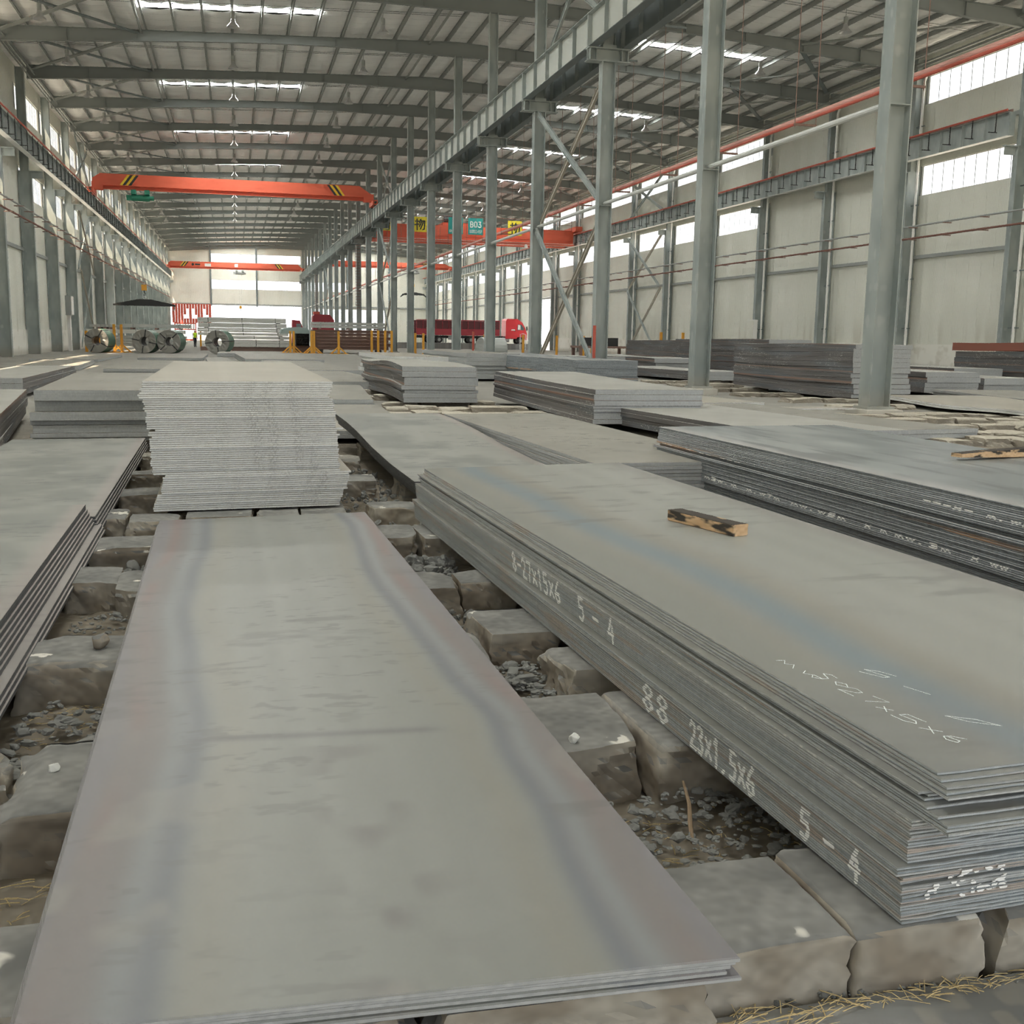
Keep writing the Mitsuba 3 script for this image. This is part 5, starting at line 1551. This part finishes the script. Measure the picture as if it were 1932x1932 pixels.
for i, (x, y, h) in enumerate(((4.35, 91.6, 1.75), (4.62, 91.6, 1.75), (5.95, 89.8, 1.78), (6.15, 89.8, 1.78), (8.02, 88.5, 1.78))):
    post(f'orange post with splayed foot before the brown beams, {nth(i)} from the left', x, y, h)
for i, x in enumerate((10.72, 11.25, 11.82, 12.35)):
    post(f'slim orange post in the row left of the columns, {nth(i)} from the left', x, 88.8, 1.9, False)
for i, (x, y) in enumerate(((14.3, 92.5), (14.9, 92.5), (15.6, 92.5), (21.1, 93.0), (24.6, 93), (25.4, 93), (27.7, 93), (30.2, 93), (31.0, 93))):
    post(f'slim orange post in the right bay, {nth(i)} from the left', x, y, 1.75, False)
for i, x in enumerate((20.15, 25.55, 27.35)):
    post(f'orange post standing by the right wall, {nth(i)} from the left', x + 6, 78.0, 2.1, False)
for i, (x, y) in enumerate(((-10.6, 84.7), (-10.2, 84.7), (-9.75, 84.7))):
    post(f'orange post behind the leftmost coil, {nth(i)} from the left', x, y, 1.5, False)
for i, (x, y) in enumerate(((-8.55, 83.6), (-8.15, 84.6))):
    post(f'sunlit orange post between the two left coils, {nth(i)} from the left', x, y, 2.0)
post('orange post beside the worker in the yellow vest', -3.55, 117.5, 1.7, False)
post('red warning post left of the truck trailer', 21.6, 100.0, 2.0, False, 'pipe_red', None)
# red loading gate and cab at the far end
g = thing('red_gate', 'red corrugated gate panel with openings at the far left door', 'gate')
for i in range(14):
    x = -11.3 + i * 0.5
    part(g, 'rib', B().box(x, x + 0.44, 211.0, 211.12, 4.7 if i not in (5, 7, 11) else 5.8, 6.7).box(x, x + 0.44, 211.0, 211.12, 3.2, 4.0 if i in (4, 5, 7, 8, 11, 12) else 4.7), 'pipe_red')
part(g, 'lower_frame', B().box(-11.0, -7.1, 210.9, 211.1, -0.1, 0.25).box(-11.0, -10.8, 210.9, 211.1, 0.2, 3.3).box(-7.3, -7.1, 210.9, 211.1, 0.2, 3.3).box(-11.0, -7.1, 210.9, 211.1, 1.9, 2.1).box(-11, -7.1, 210.9, 211.1, 3.0, 3.2), 'pipe_red')
for i in range(7):
    part(g, 'panel', B().box(-10.6 + i * 0.48, -10.3 + i * 0.48, 210.95, 211.05, 2.1, 3.0), 'white_paint')
c = thing('truck', 'small red truck cab peeking over the grey tubes beyond the brown beams', 'truck')
part(c, 'cab', B().prism([(7.5, 0.6), (9.6, 0.6), (9.6, 2.9), (9.2, 3.45), (7.7, 3.5), (7.5, 3.3)], 'y', 110.6, 112.6), 'trailer_red')
part(c, 'roof_box', B().box(7.6, 8.2, 110.9, 112.3, 3.5, 3.75), 'pipe_red')
for x in (7.9, 9.2):
    part(c, 'wheel', B().tube([[x, 110.5, 0.35], [x, 110.8, 0.35]], 0.4, 14), 'rubber')
c = thing('truck', 'dark red truck cab beside the white tube stack at the far door', 'truck')
part(c, 'cab', B().prism([(5.35, 0.6), (6.35, 0.6), (6.35, 2.2), (6.1, 2.8), (5.4, 2.85)], 'y', 108.6, 110.4), 'trailer_red')
part(c, 'window', B().box(5.75, 6.2, 108.57, 108.6, 2.0, 2.5), 'glass_dark')
for x in (5.6, 6.15):
    part(c, 'wheel', B().tube([[x, 108.5, 0.35], [x, 108.8, 0.35]], 0.4, 14), 'rubber')

# ------------------------------------------------------------------ the red lorry in the right bay
part('floor', 'loading_slab', B().box(19.0, 37.9, 133.8, 139.0, -0.3, 0.70), 'concrete')
tk = thing('lorry', 'red lorry with a long dark red drop-side trailer behind the middle columns', 'truck')
y0 = 135.0
tr = part(tk, 'trailer', B().box(21.9, 32.6, y0, y0 + 2.4, 1.66, 1.80), 'trailer_red')
n = 13
for i in range(n):
    a, b = 21.9 + 10.7 * i / n, 21.9 + 10.7 * (i + 1) / n
    part(tr, 'side_board', B().box(a + 0.03, b - 0.03, y0 - 0.02, y0 + 0.05, 1.8, 2.45), 'trailer_red')
    part(tr, 'side_panel', B().box(a + 0.05, b - 0.05, y0, y0 + 0.04, 2.47, 3.45), 'trailer_dark')
    part(tr, 'stake', B().box(a - 0.03, a + 0.03, y0 - 0.04, y0 + 0.04, 1.75, 3.55), 'trailer_red')
part(tr, 'top_rail', B().box(21.9, 32.6, y0 - 0.05, y0 + 0.06, 3.48, 3.58), 'trailer_red')
part(tr, 'far_side', B().box(21.9, 32.6, y0 + 2.35, y0 + 2.4, 1.8, 3.5), 'trailer_dark')
part(tr, 'end_board', B().box(32.5, 32.6, y0, y0 + 2.4, 1.8, 3.6), 'trailer_red')
part(tk, 'chassis', B().box(22.0, 35.6, y0 + 0.5, y0 + 0.7, 1.3, 1.62).box(22.0, 35.6, y0 + 1.7, y0 + 1.9, 1.3, 1.62), 'black')
part(tk, 'toolbox', B().box(26.0, 27.6, y0 + 0.1, y0 + 0.5, 1.1, 1.55), 'trim_grey')
part(tk, 'fuel_tank', B().tube([[33.0, y0 + 0.35, 1.2], [33.9, y0 + 0.35, 1.2]], 0.28, 12), 'chrome', smooth=40)
for x in (23.6, 24.8, 28.9, 30.4, 35.4):
    for dy in (0.02, 2.1):
        w = part(tk, 'wheel', B().tube([[x, y0 + dy, 1.10], [x, y0 + dy + 0.28, 1.10]], 0.42, 18), 'rubber', smooth=40)
        part(w, 'rim', B().tube([[x, y0 + dy - 0.02, 1.10], [x, y0 + dy + 0.05, 1.10]], 0.21, 14), 'trim_grey', smooth=40)
cab = part(tk, 'cab', B().prism([(33.4, 1.35), (34.85, 1.35), (34.95, 1.55), (35.85, 1.55), (35.95, 1.2), (36.15, 1.2), (36.2, 2.0), (35.95, 2.75), (35.5, 3.45), (34.9, 3.85), (33.6, 3.85), (33.4, 3.6)], 'y', y0 - 0.02, y0 + 2.42), 'truck_red', label='bright red cab')
part(cab, 'side_window', B().prism([(34.9, 2.45), (35.75, 2.45), (35.78, 2.7), (35.45, 3.15), (34.95, 3.15)], 'y', y0 - 0.035, y0 - 0.015), 'glass_dark')
part(cab, 'window_pane', B().prism([(34.98, 2.5), (35.35, 2.5), (35.3, 3.1), (35.0, 3.1)], 'y', y0 - 0.042, y0 - 0.034), 'white_paint')
part(cab, 'windscreen', B().prism([(36.02, 2.6), (36.06, 2.6), (35.62, 3.4), (35.56, 3.4)], 'y', y0 + 0.15, y0 + 2.25), 'glass_dark')
part(cab, 'mirror', B().box(36.05, 36.2, y0 - 0.25, y0 - 0.1, 2.4, 2.9), 'black')
part(cab, 'bumper', B().box(35.9, 36.3, y0 + 0.0, y0 + 2.4, 1.05, 1.35), 'white_paint')
part(cab, 'headlamp', B().box(36.12, 36.25, y0 + 0.05, y0 + 0.5, 1.4, 1.65), 'chrome')
part(cab, 'door_handle', B().box(34.5, 34.7, y0 - 0.05, y0 - 0.02, 2.3, 2.36), 'black')
flat(write('mwm', 0.22, 0.03), y0 - 0.02, 34.15, 2.38, 'white_paint', cab, 'door_script', label='white script on the cab door')
solo('load_sling', B().prism([(26.35, 3.0), (26.7, 2.75), (27.0, 2.9), (27.1, 3.45), (26.85, 3.75), (26.5, 3.6)], 'y', 134.4, 134.8), 'cloth_orange', 'orange load sling draped over the lorry trailer side', 'sling')
solo('load_sling', B().prism([(23.1, 2.5), (23.6, 2.4), (23.7, 3.2), (23.5, 3.5), (23.25, 3.2)], 'y', 134.4, 134.8), 'cloth_orange', 'orange cloth hanging at the left part of the lorry trailer', 'sling')
for i, x in enumerate((34.4, 36.3)):
    f_ = thing('barrier', f'low white tubular barrier by the right door, {nth(i)} from the left', 'barrier')
    part(f_, 'frame', B().tube([[x, 131.5, -0.05], [x, 131.5, 1.9], [x + 0.35, 131.5, 2.0], [x + 0.7, 131.5, 1.9], [x + 0.7, 131.5, -0.05]], 0.05, 6), 'white_paint')
    part(f_, 'crossbar', B().tube([[x, 131.5, 1.0], [x + 0.7, 131.5, 1.0]], 0.04, 6), 'white_paint')
# stands and scrap in the right bay
k = thing('scrap_frame', 'rusty steel frame with black boxes by the right wall', 'steel frame')
part(k, 'table', B().box(24.0, 28.0, 75.0, 77.0, 0.85, 1.0).box(24.1, 24.3, 75, 75.2, -0.1, 0.86).box(27.7, 27.9, 75, 75.2, -0.1, 0.86).box(24.1, 24.3, 76.8, 77, -0.1, 0.86).box(27.7, 27.9, 76.8, 77, -0.1, 0.86), 'brown_steel')
for x in (24.6, 26.1):
    part(k, 'box', B().box(x, x + 1.05, 75.4, 76.4, 1.0, 1.6), 'black')
c = thing('coil_saddle', 'grey round-ended drum lying behind the seventh column', 'drum')
part(c, 'shell', B().tube([[15.6, 70, 0.75], [17.2, 70.4, 0.75]], 0.75, 20), 'galv', smooth=40)
part(c, 'cradle', B().box(15.4, 17.4, 69.6, 70.8, -0.05, 0.3), 'black')

# ------------------------------------------------------------------ the worker (yellow vest, seen from behind, mid-stride)
def body(joints, bones, length=0.05, n=8):
    parts_ = []
    for a, b in bones:
        pa, ra = np.array(joints[a][:3]), joints[a][3]
        pb, rb = np.array(joints[b][:3]), joints[b][3]
        pts = []
        for p, rr in ((pa, ra), (pb, rb)):
            s = trimesh.creation.icosphere(subdivisions=2, radius=rr)
            pts.append(np.array(s.vertices) + p)
        parts_.append(manifold3d.Manifold.hull_points(np.vstack(pts)))
    m = parts_[0]
    for q in parts_[1:]:
        m = m + q
    m = m.refine_to_length(length)
    me = m.to_mesh()
    t = trimesh.Trimesh(me.vert_properties[:, :3], me.tri_verts, process=True)
    trimesh.smoothing.filter_taubin(t, iterations=n)
    return t


J = {'pelvis': (0, 0, 0.92, 0.13), 'hipL': (-0.09, 0, 0.90, 0.095), 'hipR': (0.09, 0, 0.90, 0.095), 'kneeL': (-0.10, -0.10, 0.50, 0.062), 'kneeR': (0.11, 0.04, 0.50, 0.062), 'ankL': (-0.11, -0.04, 0.09, 0.045), 'ankR': (0.12, 0.16, 0.10, 0.045),
     'toeL': (-0.12, -0.20, 0.035, 0.035), 'toeR': (0.13, 0.02, 0.035, 0.035), 'waist': (0, 0, 1.08, 0.125), 'chest': (0, -0.01, 1.30, 0.145), 'shL': (-0.18, 0, 1.40, 0.065), 'shR': (0.18, 0, 1.40, 0.065), 'neck': (0, 0, 1.46, 0.055), 'head0': (0, -0.005, 1.56, 0.085), 'head1': (0, -0.01, 1.63, 0.09),
     'elL': (-0.27, -0.04, 1.14, 0.045), 'wrL': (-0.30, -0.16, 0.93, 0.03), 'elR': (0.25, 0.05, 1.12, 0.045), 'wrR': (0.26, -0.02, 0.88, 0.03), 'hL': (-0.305, -0.20, 0.86, 0.032), 'hR': (0.265, -0.04, 0.80, 0.032)}
for s_, w_, d_ in (('L', 'hL', -1), ('R', 'hR', 1)):
    for q in range(4):
        J[f'f{s_}{q}'] = (J[w_][0] + (q - 1.5) * 0.018, J[w_][1] - 0.03, J[w_][2] - 0.07 - 0.008 * (q in (1, 2)), 0.009)
    J[f't{s_}'] = (J[w_][0] - 0.045 * d_, J[w_][1] - 0.04, J[w_][2] - 0.02, 0.010)
SK = [('pelvis', 'waist'), ('waist', 'chest'), ('chest', 'neck'), ('neck', 'head0'), ('head0', 'head1'), ('chest', 'shL'), ('chest', 'shR'), ('shL', 'elL'), ('elL', 'wrL'), ('wrL', 'hL'), ('shR', 'elR'), ('elR', 'wrR'), ('wrR', 'hR'),
      ('pelvis', 'hipL'), ('pelvis', 'hipR'), ('hipL', 'kneeL'), ('kneeL', 'ankL'), ('ankL', 'toeL'), ('hipR', 'kneeR'), ('kneeR', 'ankR'), ('ankR', 'toeR')]
SK += [(f'h{s_}', f'f{s_}{q}') for s_ in 'LR' for q in range(4)] + [(f'h{s_}', f't{s_}') for s_ in 'LR']
P = thing('person', 'worker in a yellow-green safety vest and white helmet standing among the tube bundles', 'person')
at = T().translate([-4.15, 118.0, 0.0]).rotate([0, 0, 1], 25)
part(P, 'body', body(J, SK, 0.03, 6), 'skin', smooth=True, at=at)
JJ = {k_: (*v[:3], v[3] * 1.12) for k_, v in J.items()}
part(P, 'vest', body(JJ, [('waist', 'chest'), ('chest', 'shL'), ('chest', 'shR'), ('pelvis', 'waist')], 0.04, 6), 'vest', smooth=True, at=at, label='yellow-green safety vest')
part(P, 'sleeve', body({k_: (*v[:3], v[3] * 1.2) for k_, v in J.items()}, [('shL', 'elL'), ('elL', 'wrL')], 0.03, 5), 'cloth_white', smooth=True, at=at)
part(P, 'sleeve', body({k_: (*v[:3], v[3] * 1.2) for k_, v in J.items()}, [('shR', 'elR'), ('elR', 'wrR')], 0.03, 5), 'cloth_white', smooth=True, at=at)
part(P, 'trousers', body({k_: (*v[:3], v[3] * 1.15) for k_, v in J.items()}, [('pelvis', 'hipL'), ('pelvis', 'hipR'), ('hipL', 'kneeL'), ('kneeL', 'ankL'), ('hipR', 'kneeR'), ('kneeR', 'ankR')], 0.04, 5), 'cloth_dark', smooth=True, at=at)
part(P, 'shoe', body({k_: (*v[:3], v[3] * 1.2) for k_, v in J.items()}, [('ankL', 'toeL')], 0.03, 3), 'black', smooth=True, at=at)
part(P, 'shoe', body({k_: (*v[:3], v[3] * 1.2) for k_, v in J.items()}, [('ankR', 'toeR')], 0.03, 3), 'black', smooth=True, at=at)
hm = trimesh.creation.revolve(np.array([[0.0, 0.13], [0.05, 0.125], [0.09, 0.09], [0.11, 0.03], [0.112, 0.0], [0.135, -0.01], [0.112, -0.012]]), sections=16)
part(P, 'helmet', M().tm(hm, T().translate([0, -0.01, 1.65]).matrix), 'white_paint', smooth=40, at=at, label='white helmet')
part(P, 'face', B().box(-0.045, -0.02, -0.10, -0.085, 1.595, 1.607).box(0.02, 0.045, -0.10, -0.085, 1.595, 1.607).box(-0.012, 0.012, -0.112, -0.085, 1.555, 1.59).box(-0.025, 0.025, -0.095, -0.08, 1.525, 1.532), 'cloth_dark', at=at)
